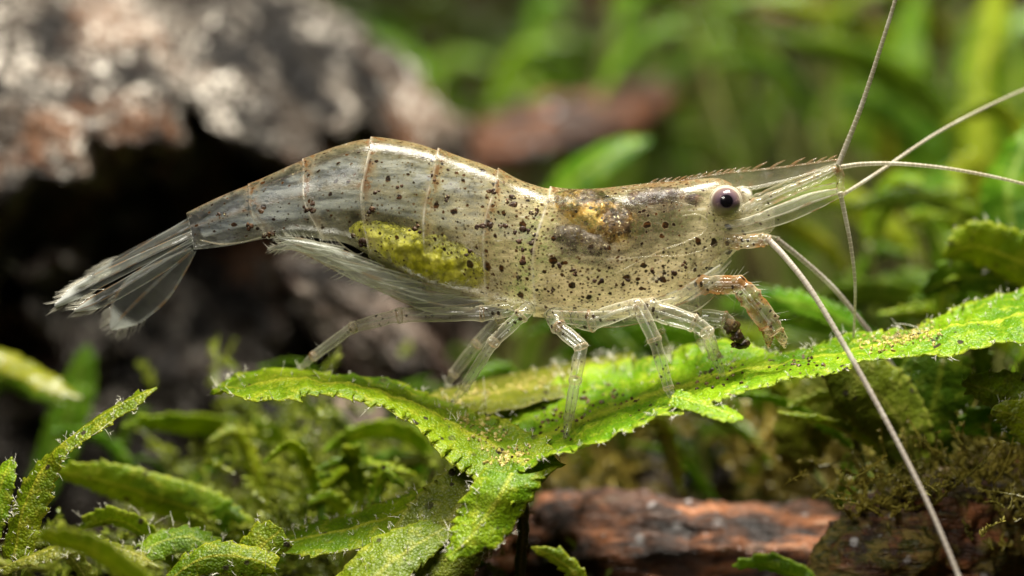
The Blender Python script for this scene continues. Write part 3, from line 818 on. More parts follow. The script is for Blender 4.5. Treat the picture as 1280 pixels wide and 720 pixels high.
# right side
plant('broad deep green leaves hanging below the long blade', (1150, 800, 9),
      [([(1040, 440, 4), (1080, 480, 4), (1120, 520, 4.5), (1150, 585, 5)], 46, 'leaf_y', 10, {'prof': ((0, 0.5), (0.3, 1.0), (0.6, 1), (0.85, 0.8), (1, 0.3))}),
       ([(1180, 440, 5.5), (1170, 490, 5.5), (1160, 540, 5.5), (1165, 600, 6)], 56, 'leaf_d', 10, {'prof': ((0, 0.7), (0.3, 1.0), (0.6, 1), (0.85, 0.8), (1, 0.3))}),
       ([(1075, 450, 9), (1040, 500, 9), (1010, 540, 9), (1000, 600, 9.5)], 46, 'leaf_y', 20, {})])
plant('frosted serrated leaf jutting out above the mossy driftwood', (1340, 800, 4),
      [([(1330, 560, 3), (1305, 520, 2.6), (1275, 500, 2), (1240, 487, 1.4), (1204, 476, 1)], 34, 'leaf_f', 35, {'fz': 70, 'm': 14}),
       ([(1330, 580, 2), (1300, 550, 1.6), (1270, 520, 1), (1240, 512, 0.6)], 24, 'leaf_f', 20, {'fz': 30}),
       ([(1320, 560, 5), (1280, 540, 5), (1230, 530, 5), (1195, 540, 5)], 26, 'leaf_d', 30, {'fz': 30})])
plant('crisp toothed leaf tip rising over the right end of the long blade', (1370, 800, 5),
      [([(1380, 430, 4), (1330, 400, 4), (1280, 392, 3.6), (1240, 398, 3), (1206, 416, 2.6)], 20, 'leaf', 50, {'fz': 60}),
       ([(1370, 420, 8), (1310, 350, 8), (1260, 320, 8), (1215, 306, 8), (1180, 322, 8)], 36, 'leaf', 30, {'fz': 40}),
       ([(1380, 440, 10), (1320, 380, 10), (1260, 350, 10), (1200, 345, 10), (1150, 365, 10)], 34, 'leaf_b', 30, {})])
plant('pale tall leaf behind the toothed leaf tip, softly blurred', (1330, 800, 16),
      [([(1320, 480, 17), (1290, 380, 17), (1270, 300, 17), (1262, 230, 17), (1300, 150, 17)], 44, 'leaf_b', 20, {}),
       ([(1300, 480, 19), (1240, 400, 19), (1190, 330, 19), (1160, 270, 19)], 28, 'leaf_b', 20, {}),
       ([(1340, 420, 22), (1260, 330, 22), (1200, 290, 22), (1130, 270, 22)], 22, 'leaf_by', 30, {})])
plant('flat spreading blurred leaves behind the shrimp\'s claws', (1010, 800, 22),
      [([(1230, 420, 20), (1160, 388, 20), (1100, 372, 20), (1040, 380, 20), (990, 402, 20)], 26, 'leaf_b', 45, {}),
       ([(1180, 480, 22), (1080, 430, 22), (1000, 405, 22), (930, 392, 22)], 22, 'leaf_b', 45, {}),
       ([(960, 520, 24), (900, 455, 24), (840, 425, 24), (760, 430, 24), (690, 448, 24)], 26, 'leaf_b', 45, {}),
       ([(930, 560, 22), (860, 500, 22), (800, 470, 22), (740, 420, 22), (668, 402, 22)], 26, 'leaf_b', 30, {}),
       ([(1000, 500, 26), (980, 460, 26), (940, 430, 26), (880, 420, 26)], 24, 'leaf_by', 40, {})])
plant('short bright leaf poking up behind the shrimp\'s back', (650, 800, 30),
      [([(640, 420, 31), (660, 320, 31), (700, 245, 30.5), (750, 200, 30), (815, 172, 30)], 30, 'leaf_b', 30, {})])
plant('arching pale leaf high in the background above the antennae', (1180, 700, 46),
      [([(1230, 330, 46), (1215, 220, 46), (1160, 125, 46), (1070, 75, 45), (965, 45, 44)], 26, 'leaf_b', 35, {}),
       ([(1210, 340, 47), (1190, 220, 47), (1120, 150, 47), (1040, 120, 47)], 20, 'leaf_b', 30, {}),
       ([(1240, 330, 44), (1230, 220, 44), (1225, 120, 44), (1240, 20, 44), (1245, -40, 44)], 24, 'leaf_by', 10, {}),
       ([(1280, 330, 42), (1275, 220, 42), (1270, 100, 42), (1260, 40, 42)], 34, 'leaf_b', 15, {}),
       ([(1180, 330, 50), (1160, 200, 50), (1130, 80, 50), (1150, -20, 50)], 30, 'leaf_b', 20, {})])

# random tall plants on and before the far bank
def far_plant(label, px, d, n, h, seed, mat=('leaf_b', 'leaf_d', 'leaf_by'), base=430, spread=170, wid=(9, 19)):
    rr = random.Random(seed)
    lv = []
    for i in range(n):
        a = rr.uniform(-1, 1); hh = h * rr.uniform(0.55, 1.0)
        x0 = px + rr.uniform(-20, 20); y0 = base + rr.uniform(-10, 30); dd = d + rr.uniform(-4, 4)
        dx = a * spread
        pts = [(x0, y0, dd), (x0 + dx * 0.2, y0 - hh * 0.45, dd - 0.5), (x0 + dx * 0.55, y0 - hh * 0.8, dd - 1), (x0 + dx, y0 - hh * (0.8 + 0.2 * (1 - abs(a))), dd - 2)]
        lv.append((pts, rr.uniform(*wid), rr.choice(mat), rr.uniform(0, 55), {'m': 8, 'tooth': 1.1e-3, 'amp': 0.4e-3}))
    return plant(label, (px, 900, d), lv)
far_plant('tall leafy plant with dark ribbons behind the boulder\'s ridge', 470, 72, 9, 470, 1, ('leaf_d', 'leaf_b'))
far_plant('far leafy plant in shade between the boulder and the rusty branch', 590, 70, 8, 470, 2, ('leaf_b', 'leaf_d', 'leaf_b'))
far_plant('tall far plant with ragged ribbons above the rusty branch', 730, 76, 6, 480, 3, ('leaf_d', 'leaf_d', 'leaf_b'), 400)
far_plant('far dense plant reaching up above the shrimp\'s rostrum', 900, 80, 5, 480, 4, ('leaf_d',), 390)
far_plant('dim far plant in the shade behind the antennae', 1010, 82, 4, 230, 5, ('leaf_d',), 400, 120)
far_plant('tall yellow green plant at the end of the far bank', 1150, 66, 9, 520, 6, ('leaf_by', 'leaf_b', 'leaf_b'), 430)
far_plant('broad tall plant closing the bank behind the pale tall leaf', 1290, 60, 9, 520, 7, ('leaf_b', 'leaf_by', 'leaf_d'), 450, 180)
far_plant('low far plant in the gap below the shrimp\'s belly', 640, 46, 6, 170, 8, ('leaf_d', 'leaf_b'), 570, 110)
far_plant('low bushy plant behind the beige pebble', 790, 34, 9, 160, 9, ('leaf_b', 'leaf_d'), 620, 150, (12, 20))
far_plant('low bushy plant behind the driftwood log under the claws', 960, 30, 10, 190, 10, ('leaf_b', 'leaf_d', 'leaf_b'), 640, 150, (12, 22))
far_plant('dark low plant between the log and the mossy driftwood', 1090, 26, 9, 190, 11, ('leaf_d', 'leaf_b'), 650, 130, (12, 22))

def fronds(label, c, n, seed, L=(80, 170), wid=(8, 15), mats=('leaf', 'leaf_b', 'leaf_y'), sx=90, sy=40, sd=3, up=0.8, fz=0):
    rr = random.Random(seed); lv = []
    for i in range(n):
        x0 = c[0] + rr.gauss(0, sx); y0 = c[1] + rr.gauss(0, sy); d0 = c[2] + rr.gauss(0, sd); l = rr.uniform(*L)
        a = rr.uniform(-1.35, 1.35) * up; dr = rr.uniform(0.1, 0.55) * l * (1 if a > 0 else -1)
        dx, dy = math.sin(a) * l, -math.cos(a) * l
        pts = [(x0, y0, d0), (x0 + dx * 0.3, y0 + dy * 0.42, d0 - 0.4), (x0 + dx * 0.65 + dr * 0.3, y0 + dy * 0.75, d0 - 1), (x0 + dx + dr, y0 + dy * rr.uniform(0.6, 0.95), d0 - 1.6)]
        lv.append((pts, rr.uniform(*wid), rr.choice(mats), rr.uniform(-10, 60), {'m': 8, 'tooth': 0.5e-3, 'amp': 0.3e-3, 'fold': rr.uniform(0, 0.4)}))
    return plant(label, (c[0], 900, c[2]), lv, fz=fz)
fronds('tangle of small toothed fronds below the upright narrow frond', (90, 775, 5), 11, 21)
fronds('clump of thin toothed fronds in the olive moss under the left blade', (370, 700, 11), 11, 22)
fronds('clump of toothed fronds rising beside the pink pebble', (470, 680, 10), 12, 23)
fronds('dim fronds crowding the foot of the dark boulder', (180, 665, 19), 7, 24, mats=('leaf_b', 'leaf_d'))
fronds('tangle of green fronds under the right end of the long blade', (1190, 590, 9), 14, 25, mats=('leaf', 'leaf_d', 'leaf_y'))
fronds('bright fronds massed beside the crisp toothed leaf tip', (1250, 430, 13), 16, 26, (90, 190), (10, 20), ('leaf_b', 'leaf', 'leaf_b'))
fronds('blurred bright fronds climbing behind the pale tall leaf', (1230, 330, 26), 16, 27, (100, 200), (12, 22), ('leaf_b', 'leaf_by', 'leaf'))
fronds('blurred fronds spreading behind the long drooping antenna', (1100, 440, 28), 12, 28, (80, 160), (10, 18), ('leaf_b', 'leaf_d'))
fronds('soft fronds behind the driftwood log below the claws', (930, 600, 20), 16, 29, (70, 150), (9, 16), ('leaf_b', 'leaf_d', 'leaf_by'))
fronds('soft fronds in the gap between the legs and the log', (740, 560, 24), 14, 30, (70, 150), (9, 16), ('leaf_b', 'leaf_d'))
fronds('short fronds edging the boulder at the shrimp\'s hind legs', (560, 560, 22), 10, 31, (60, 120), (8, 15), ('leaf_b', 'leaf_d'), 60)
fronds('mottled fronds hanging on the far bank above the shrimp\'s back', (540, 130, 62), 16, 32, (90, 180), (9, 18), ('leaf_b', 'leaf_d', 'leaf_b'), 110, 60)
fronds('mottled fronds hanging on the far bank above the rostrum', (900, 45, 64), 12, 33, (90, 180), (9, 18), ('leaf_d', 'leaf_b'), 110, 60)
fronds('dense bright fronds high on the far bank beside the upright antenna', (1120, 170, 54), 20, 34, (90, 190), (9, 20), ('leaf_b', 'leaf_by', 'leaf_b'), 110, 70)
# --- moss: sprigs with tiny leaves, beyond counting
def moss(label, regions, mat, seed, per=60, lf=7, cat='moss', name='moss'):
    rr = np.random.RandomState(seed); mb = MB()
    V = []; F = []; UVs = []
    k = 0
    for (px, py, d, rx, ry, rd, ns) in regions:
        for _ in range(ns):
            c = P(px + rr.normal() * rx * 0.5, py + rr.normal() * ry * 0.5, d + rr.normal() * rd * 0.5)
            dr = np.array((rr.normal() * 0.8, rr.normal() * 0.6, rr.uniform(0.1, 1.0))); dr /= np.linalg.norm(dr)
            L = rr.uniform(25, 60) * U
            bend = rr.normal(size=3) * 0.4
            ts = np.linspace(0, 1, 5)[:, None]
            sp = c + dr * L * ts + bend * L * ts ** 2
            tube(mb, sp, np.linspace(1.6, 0.7, 5) * U, 4)
            for i in range(per // 3):
                t = rr.rand(); p = c + dr * L * t + bend * L * t * t
                a = rr.normal(size=3); a -= dr * (a @ dr); a /= np.linalg.norm(a) + 1e-9
                ld = a * 0.85 + dr * 0.6; ld /= np.linalg.norm(ld)
                sd = np.cross(ld, dr); sd /= np.linalg.norm(sd) + 1e-9
                l = lf * U * rr.uniform(0.7, 1.4); w = l * 0.34
                V += [p, p + ld * l * 0.5 + sd * w, p + ld * l + dr * l * 0.2, p + ld * l * 0.5 - sd * w, p + ld * l * 0.5 + np.cross(sd, ld) * w * 0.5]
                F += [(k, k + 1, k + 4), (k + 1, k + 2, k + 4), (k + 2, k + 3, k + 4), (k + 3, k, k + 4)]
                UVs += [(0, .5), (.5, .8), (1, .5), (.5, .2), (.5, .5)]
                k += 5
    mb.add(np.array(V), F, np.array(UVs))
    o = mb.build(name, mat, kind='stuff', smooth=False)
    tag(o, label, cat)
    return o
moss('olive green moss tufts growing between the boulder and the bright blades', [(360, 600, 17, 130, 110, 6, 210), (330, 680, 12, 120, 50, 5, 90), (450, 640, 12, 120, 60, 4, 90), (560, 600, 18, 90, 60, 5, 60), (395, 700, 9, 240, 50, 5, 150), (60, 730, 8, 200, 50, 6, 110), (520, 720, 14, 160, 60, 5, 90)], M['moss'], 1, 70, 9)
moss('golden brown moss tufts overgrowing the dark driftwood piece', [(1160, 608, 5, 130, 40, 4, 160), (1240, 588, 7, 110, 46, 4, 190), (1290, 650, 3, 90, 60, 3, 60), (1100, 640, 3, 50, 30, 2, 35), (1240, 560, 8, 70, 40, 3, 70)], M['moss_b'], 2, 66, 6)
moss('blurred brown and green moss behind the driftwood log', [(760, 560, 28, 160, 60, 6, 120), (900, 570, 26, 160, 70, 6, 160), (1010, 590, 20, 90, 50, 5, 100), (700, 600, 22, 100, 50, 5, 80), (1060, 540, 18, 90, 60, 5, 80)], M['moss_b'], 3, 60, 10)
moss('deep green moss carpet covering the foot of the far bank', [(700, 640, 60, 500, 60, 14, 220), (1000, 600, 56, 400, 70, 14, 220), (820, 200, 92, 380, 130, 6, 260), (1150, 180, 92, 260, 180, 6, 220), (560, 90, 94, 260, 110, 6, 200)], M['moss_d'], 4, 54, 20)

# ------------------------------------------------------------------ the shrimp
tipw = hit(843, 503)
sh = thing('shrimp', (0.0015, 0.0, float(tipw[2]) if tipw is not None else ZC - 0.005), 'translucent brown speckled freshwater shrimp standing on the long green blade', 'shrimp')

ST = [  # top x,y   bottom x,y   half width (px)
    (233, 266, 243, 312, 13), (270, 248, 285, 308, 19), (310, 231, 330, 300, 24), (345, 215, 365, 297, 28), (378, 200, 398, 301, 33), (420, 183, 428, 306, 38),
    (463, 173, 455, 320, 42), (505, 176, 492, 343, 45), (547, 187, 527, 358, 47), (585, 199, 563, 368, 48), (622, 212, 600, 377, 49), (655, 227, 632, 386, 50),
    (687, 235, 660, 393, 51), (740, 236, 725, 401, 54), (800, 230, 795, 395, 54), (850, 226, 850, 378, 48), (880, 223, 886, 352, 38), (898, 223, 908, 326, 28),
    (914, 229, 925, 310, 20), (936, 243, 942, 303, 13), (958, 252, 960, 293, 7), (968, 262, 969, 284, 2.5)]
BND = (2, 4, 6, 8, 10, 12)
def body_rings(ts):
    a = np.array(ST, float)
    return cr(a, 0, ts)
def seg_scale(ts):
    s = np.ones_like(ts)
    for b in BND:
        # each plate flares at its rear edge and laps over the next one behind it (lower t = rearwards)
        f = np.clip((ts - b) / 0.9, 0, 1)
        s += np.where(ts >= b, 0.030 * (1 - f) ** 2, 0)
        s -= np.where((ts < b), 0.010 * np.clip(1 - (b - ts) / 0.5, 0, 1), 0)
    return s
def build_body():
    ts = np.unique(np.concatenate([np.linspace(0, 21, 300)] + [np.array((b - 0.012, b - 0.004, b + 0.004, b + 0.03)) for b in BND]))
    g = body_rings(ts); sc = seg_scale(ts)
    n = 72; th = np.linspace(0, 2 * math.pi, n, endpoint=False)
    V = []; tint = []; op = []; band = []; dens = []; line = []
    for i, (t, q, s) in enumerate(zip(ts, g, sc)):
        T = P(q[0], q[1]); B = P(q[2], q[3]); C = (T + B) / 2; H = (T - B) / 2 * s; w = max(q[4], 0.5) * U * s
        v = (1 - np.cos(th)) / 2                      # 0 top .. 1 bottom
        prof = np.sin(th); prof = np.sign(prof) * np.abs(prof) ** 0.82
        lowb = 1.0 + 0.10 * np.cos(th) * -1
        # the plates' rear edge sweeps backwards lower down
        sweep = (9.0 * np.sin(math.pi * v) ** 2 - 5.0 * v) * np.interp(t, (0.3, 1.5, 12.5, 13.8), (0, 1, 1.25, 0)) * U
        axis = (P(*(body_rings(np.array((min(t + 0.2, 21.0),)))[0][[0, 1]])) - P(*(body_rings(np.array((max(t - 0.2, 0.0),)))[0][[0, 1]]))); axis /= np.linalg.norm(axis)
        V.append(C[None] + np.cos(th)[:, None] * H[None] + np.array((0, -1.0, 0))[None] * (prof * w * lowb)[:, None] - axis[None] * sweep[:, None])
        # colours
        ct = np.array([(0.42, 0.43, 0.44), (0.43, 0.44, 0.42), (0.46, 0.45, 0.36), (0.52, 0.48, 0.29), (0.62, 0.56, 0.27), (0.82, 0.68, 0.36), (0.93, 0.77, 0.44), (0.92, 0.77, 0.46), (0.84, 0.72, 0.48), (0.74, 0.66, 0.48)])
        cc = np.array([np.interp(t, (0, 2, 4, 6, 8, 10, 13, 15, 17, 20), ct[:, k]) for k in range(3)])
        olive = np.array((0.30, 0.27, 0.13))
        dors = np.exp(-(v / 0.10) ** 2)[:, None]
        tint.append(cc[None] * (1 - 0.6 * dors) + olive[None] * 0.6 * dors)
        base = np.interp(t, (0, 2, 4, 6, 8, 10, 11.9, 12.1, 13, 15, 17, 20), (.10, .09, .11, .15, .21, .30, .43, .46, .52, .55, .48, .26))
        vert = np.interp(v, (0, 0.08, 0.25, 0.45, 0.62, 0.8, 1), (0.8, 0.7, 0.65, 0.85, 1.1, 1.15, 0.9))
        o = base * vert
        if t > 12:      # clear window over the glands, milky gill cover below
            o = base * np.interp(v, (0, 0.1, 0.38, 0.54, 0.70, 1), (0.30, 0.14, 0.08, 0.45, 1.30, 1.25))
            k = np.clip((t - 14.6) / 2.2, 0, 1); k = k * k * (3 - 2 * k)
            o = o * (1 - k) + k * base * np.interp(v, (0, 0.2, 0.45, 1), (0.5, 0.6, 1.0, 1.1))
            e = np.clip((t - 12) / 0.7, 0, 1)      # fades in from the last abdomen plate
            o = o * e + base * vert * (1 - e)
        elif 5.2 < t < 11:   # clear over the eggs
            yy = np.interp(t, (5.2, 6, 8, 10, 11), (0.72, 0.72, 0.72, 0.78, 0.8))
            o = o * (1 - 0.78 * np.interp(t, (5.2, 5.8, 10, 11), (0, 1, 1, 0)) * np.exp(-((v - yy) / 0.17) ** 2))
        op.append(o)
        bb = sum(np.exp(-((t - b - 0.12) / 0.22) ** 2) for b in BND[:-1])
        band.append(np.clip(bb * np.interp(v, (0, 0.35, 0.6, 0.85, 1), (1.0, 1.0, 0.7, 0.5, 0.3)) + ((0.9 if t > 12 else 0.75) * np.exp(-(v / (0.075 if t > 12 else 0.055)) ** 2) if t < 18 else 0), 0, 1))
        if t < 8: band[-1] = np.clip(band[-1] + 0.75 * np.exp(-((v - 0.40) / 0.035) ** 2) * np.interp(t, (0.5, 6.5, 8), (1, 0.8, 0)), 0, 1)
        if 12.0 < t < 14.2: band[-1] = np.clip(band[-1] + 0.5 * np.exp(-((t - 12.05) / 0.22) ** 2) * np.interp(v, (0.2, 0.45, 0.7), (0.3, 1, 0)), 0, 1)
        line.append(np.clip(sum(np.exp(-((t - b - 0.015) / 0.030) ** 2) for b in BND), 0, 1) * np.interp(v, (0, 0.2, 0.8, 1), (0.5, 1, 1, 0.6)))
        dd = np.interp(t, (0, 2, 4, 6, 8, 10, 11.5, 13, 15, 16.5, 18), (.30, .30, .40, .48, .58, .74, 1.0, 1.0, .72, .45, .15))
        dens.append(dd * np.interp(v, (0, 0.3, 0.7, 0.92, 1), (0.9, 0.9, 1.0, 0.75, 0.2)))
    m = len(ts)
    V = np.array(V).reshape(-1, 3); f = []
    for i in range(m - 1):
        for j in range(n):
            k = (j + 1) % n
            f.append((i * n + j, i * n + k, (i + 1) * n + k, (i + 1) * n + j))
    f.append(tuple(range(n))[::-1]); f.append(tuple((m - 1) * n + j for j in range(n)))
    cen = np.array([(P(q[0], q[1]) + P(q[2], q[3])) / 2 for q in g]); ln = np.concatenate(((0,), np.cumsum(np.linalg.norm(np.diff(cen, axis=0), axis=1)))) * 1e3
    hh = np.array([np.linalg.norm(P(q[0], q[1]) - P(q[2], q[3])) / 2 for q in g]) * 1e3; av = (hh + np.abs(g[:, 4]) * U * 1e3) / 2 + 0.5
    uv = np.stack((np.repeat(ln, n), (av[:, None] * th[None, :]).ravel()), 1)
    mb = MB(); mb.add(V, f, uv)
    o = mb.build('body', M['body'], sh)
    me = o.data
    ta = me.attributes.new('tint', 'FLOAT_COLOR', 'POINT')
    ta.data.foreach_set('color', np.hstack((np.vstack(tint), np.ones((m * n, 1)))).ravel().astype(np.float32))
    for nm, ar in (('opac', op), ('band', band), ('dens', dens), ('line', line)):
        at = me.attributes.new(nm, 'FLOAT', 'POINT')
        at.data.foreach_set('value', np.array(ar).ravel().astype(np.float32))
    return o
BODY = build_body()
BT = BVHTree.FromPolygons([v.co.copy() for v in BODY.data.vertices], [tuple(p.vertices) for p in BODY.data.polygons])
def on_body(px, py):
    o = Vector((0, -D, ZC)); d = Vector(P(px, py, 0)) - o; d.normalize()
    r = BT.ray_cast(o, d)
    return np.array(r[0]) if r[0] is not None else P(px, py, -0.6)
# raised seams of the carapace and the rounded lower rims of the abdomen plates
for pts, r in [([(646, 330), (650, 358), (668, 380), (705, 391), (760, 394), (822, 385), (868, 362), (896, 330)], 1.0),
               ([(770, 342), (800, 326), (830, 312), (858, 302), (880, 290), (884, 276), (872, 268), (852, 270)], 0.9),
               ([(790, 322), (820, 320), (850, 320), (880, 312), (905, 300)], 0.7),
               ([(700, 250), (740, 245), (790, 246), (835, 250), (870, 258)], 0.6),
               ([(640, 352), (632, 372), (612, 378), (592, 366)], 0.8), ([(586, 350), (572, 364), (548, 362), (530, 346)], 0.8),
               ([(522, 338), (508, 350), (486, 340), (470, 324)], 0.8), ([(462, 308), (448, 318), (430, 308), (418, 296)], 0.7),
               ([(250, 300), (275, 305), (300, 303), (326, 297)], 0.8)]:
    p2 = cr(np.array(pts, float), 60)
    mb = MB(); tube(mb, np.array([on_body(*q) for q in p2]), r * U * (0.7 + 0.5 * np.sin(np.linspace(0.1, 3.0, 60))), 6)
    mb.build('shell_seam', M['seam'], BODY)

# large dark pigment blotches, scabs of colour on the shell
mb = MB(); rr = np.random.RandomState(12)
for x, y, r in [(461, 265, 5), (500, 231, 4.5), (562, 250, 5), (520, 286, 4.5), (588, 316, 5), (598, 287, 5), (606, 284, 4), (622, 278, 6), (630, 283, 4), (655, 286, 6), (650, 300, 7), (662, 312, 7), (656, 324, 6), (668, 296, 4),
                (815, 340, 5), (824, 350, 4), (841, 341, 5), (720, 341, 4), (276, 268, 4), (312, 283, 5), (328, 266, 5), (338, 292, 5), (332, 297, 4), (390, 257, 5), (384, 262, 4), (446, 292, 5), (455, 305, 6), (700, 330, 4), (745, 352, 4), (690, 362, 4),
                (470, 240, 4), (540, 222, 4), (612, 240, 5), (640, 252, 6), (668, 262, 5), (780, 352, 4), (858, 330, 4)]:
    for _ in range(rr.randint(2, 5)):
        q = on_body(x + rr.normal() * r * 0.7, y + rr.normal() * r * 0.6)
        k = r * rr.uniform(0.35, 0.8) * U
        blob(mb, q, (k, k * 0.25, k * rr.uniform(0.6, 1.1)), rr.rand() * 3, 2, 0.5, 2.0, rr.rand() * 50, 3)
mb.build('pigment_blotch', M['blotch'], BODY, kind='stuff')
# inner organs, seen through the clear shell
def inner(name, mat, pts, rad, n=28, flat=1.0, amp=0.0, sc=900, seed=1.0, m=70):
    p = cr(pts3(pts), m); r = cr(np.array(rad)[:, None] * U, m)[:, 0]
    mb = MB(); tube(mb, p, np.maximum(r, 0.4 * U), n, flat)
    if amp:
        v = mb.v[0]; cen = np.vstack((np.repeat(p, n, 0), p[:1], p[-1:]))
        mb.v[0] = cen + (v - cen) * (1 + amp * fbm(v, sc, 4, seed))[:, None]
    return mb.build(name, M[mat], sh)
inner('tail_muscle', 'muscle', [(250, 288, 0), (310, 262, 0), (380, 243, 0), (450, 228, 0), (530, 238, 0), (600, 258, 0), (670, 285, 0)], (11, 22, 32, 38, 42, 40, 24), amp=0.05, sc=500)
inner('gut', 'stomach', [(300, 246, 0), (380, 213, 0), (462, 186, 0), (548, 200, 0), (622, 226, 0), (690, 252, 0)], (1.5, 2, 2.4, 2.4, 2.8, 4), 10)
inner('egg_mass', 'eggs', [(436, 287, -0.3), (452, 290, -0.3), (490, 304, -0.3), (530, 318, -0.4), (570, 333, -0.4), (600, 346, -0.3), (612, 352, -0.2)], (3, 15, 25, 30, 28, 18, 4), 56, 1.22, 0.13, 1500, 3.0, 150)
inner('digestive_gland', 'gland', [(672, 268, -0.3), (695, 264, -0.4), (728, 270, -0.5), (760, 284, -0.5), (785, 280, -0.5), (806, 268, -0.4)], (5, 26, 37, 42, 36, 10), 40, 1.05, 0.12, 700, 5.0, 90)
inner('digestive_gland', 'grey_gut', [(680, 286, -1.35), (705, 296, -1.5), (735, 309, -1.5), (765, 318, -1.45), (786, 320, -1.3)], (6, 20, 24, 20, 6), 28, 0.8, 0.15, 900, 7.0)
inner('stomach', 'stomach', [(776, 262, -0.5), (795, 255, -0.9), (820, 250, -1.0), (845, 250, -0.95), (862, 251, -0.8)], (8, 18, 18, 15, 8), 28, 0.9, 0.12, 900, 9.0)
inner('pigment_spot', 'stomach', [(852, 252, -1.30), (862, 250, -1.36), (872, 249, -1.32), (880, 247, -1.2)], (2, 7, 8, 2), 20, 0.4, 0.3, 1200, 4.0, 24)

# rostrum with its saw of teeth
def build_rostrum():
    n = 120
    up = cr(np.array([(775, 234), (815, 229), (855, 225), (900, 217), (950, 212), (1000, 206), (1050, 199)], float), n)
    lo = cr(np.array([(775, 242), (815, 240), (855, 239), (900, 241), (945, 237), (1000, 222), (1052, 206)], float), n)
    thick = np.interp(np.linspace(0, 1, n), (0, 0.3, 0.6, 1), (7, 7, 5, 2.2)) * U
    mb = MB(); k = 20; th = np.linspace(0, 2 * math.pi, k, endpoint=False)
    V = []
    for a, b, t in zip(up, lo, thick):
        A, B = P(*a), P(*b)
        v = (1 - np.cos(th)) / 2
        wd = np.interp(v, (0, 0.3, 0.7, 0.85, 1), (0.12, 0.3, 0.5, 1.0, 0.3))   # a ridge runs low along each side
        s = np.sign(np.sin(th)) * np.sqrt(np.abs(np.sin(th)))
        V.append((A + B) / 2 + np.cos(th)[:, None] * (A - B)[None] / 2 + np.array((0, -1.0, 0))[None] * (s * wd * t)[:, None])
    V = np.array(V).reshape(-1, 3); f = []
    for i in range(n - 1):
        for j in range(k):
            q = (j + 1) % k
            f.append((i * k + j, i * k + q, (i + 1) * k + q, (i + 1) * k + j))
    f.append(tuple(range(k))[::-1]); f.append(tuple((n - 1) * k + j for j in range(k)))
    mb.add(V, f)
    o = mb.build('rostrum', M['rostrum'], sh)
    # rust-brown rim along the upper edge
    mb = MB(); e = np.array([P(*q) for q in up]); tube(mb, e, np.interp(np.linspace(0, 1, n), (0, 0.3, 1), (0.5, 1.2, 1.3)) * U, 6)
    mb.build('upper_rim', M['tooth'], o)
    for dd in (-0.2, 0.2):
        mb = MB(); e = cr(np.array([P(x, y - 2, dd * (1.2 - (x - 880) / 260)) for x, y in ((880, 240), (915, 238), (950, 234), (1000, 222), (1040, 210))]), 50); tube(mb, e, np.linspace(1.5, 0.8, 50) * U, 6)
        mb.build('side_ridge', M['seta'], o)
    xs = list(np.linspace(818, 935, 14)) + [950, 972, 996, 1014, 1028, 1040]
    for x in xs:
        i = int(np.argmin(np.abs(up[:, 0] - x))); b = up[i]
        big = 1.0 if x < 940 else (1.75 if x < 1000 else 1.2)
        mb = MB()
        h = 5.0 * big; l = 9 * big
        pts = cr(pts3([(b[0] - l * 0.55, b[1] + 1.5, 0), (b[0] - l * 0.1, b[1] - h * 0.45, 0), (b[0] + l * 0.35, b[1] - h * 0.85, 0), (b[0] + l * 0.62, b[1] - h * 1.1, 0)]), 8)
        tube(mb, pts, np.linspace(1.7, 0.35, 8) * U * (0.8 + 0.25 * big), 6)
        mb.build('tooth', M['tooth'], o)
    return o
build_rostrum()

# eyes on short stalks
def build_eye(c, r, look, stalk_to):
    look = Vector(look).normalized()
    v, f = ICO[4]
    ca = v @ np.array(look[:])
    p = v * np.array((1, 1, 1)) * r + c
    mb = MB(); mb.add(p, f)
    o = mb.build('eye', M['eye'], sh)
    rad = np.sqrt(np.clip(1 - ca ** 2, 0, 1)); rad = np.where(ca < 0, 1.0, rad)
    a = o.data.attributes.new('rad', 'FLOAT', 'POINT'); a.data.foreach_set('value', rad.astype(np.float32))
    lo = 1 / (1 + np.exp((v[:, 2] + 0.42) * 14))
    a = o.data.attributes.new('low', 'FLOAT', 'POINT'); a.data.foreach_set('value', lo.astype(np.float32))
    mb = MB()
    q = cr(np.array([c + (stalk_to - c) * t for t in (0.15, 0.5, 1.0)]), 14)
    tube(mb, q, np.linspace(r * 0.85, r * 0.55, 14), 20)
    mb.build('eye_stalk', M['limb'], o)
    # clear skin over the eye ball
    mb = MB(); mb.add(v * r * 1.10 + c + np.array((0, 0.05, -0.02)) * r, f)
    mb.build('eye_skin', M['cornea'], o)
def mat_cornea():
    m, nt = newmat('cornea_skin')
    fac = nd(nt, 'LayerWeight', {'Blend': 0.5}).outputs['Facing']
    op = mth(nt, 'MULTIPLY', mth(nt, 'POWER', fac, 4.0), 0.75)
    out(nt, translucent_shell(nt, (0.75, 0.70, 0.58, 1), op, 0.06, None, 0.6, 0.4))
    return m
M['cornea'] = mat_cornea()
build_eye(P(907, 252, -1.25), 19 * U, (0.02, -1, 0.02), P(893, 262, -0.5))
build_eye(P(927, 246, 1.0), 13 * U, (-0.75, -0.62, -0.25), P(905, 255, 0.6))

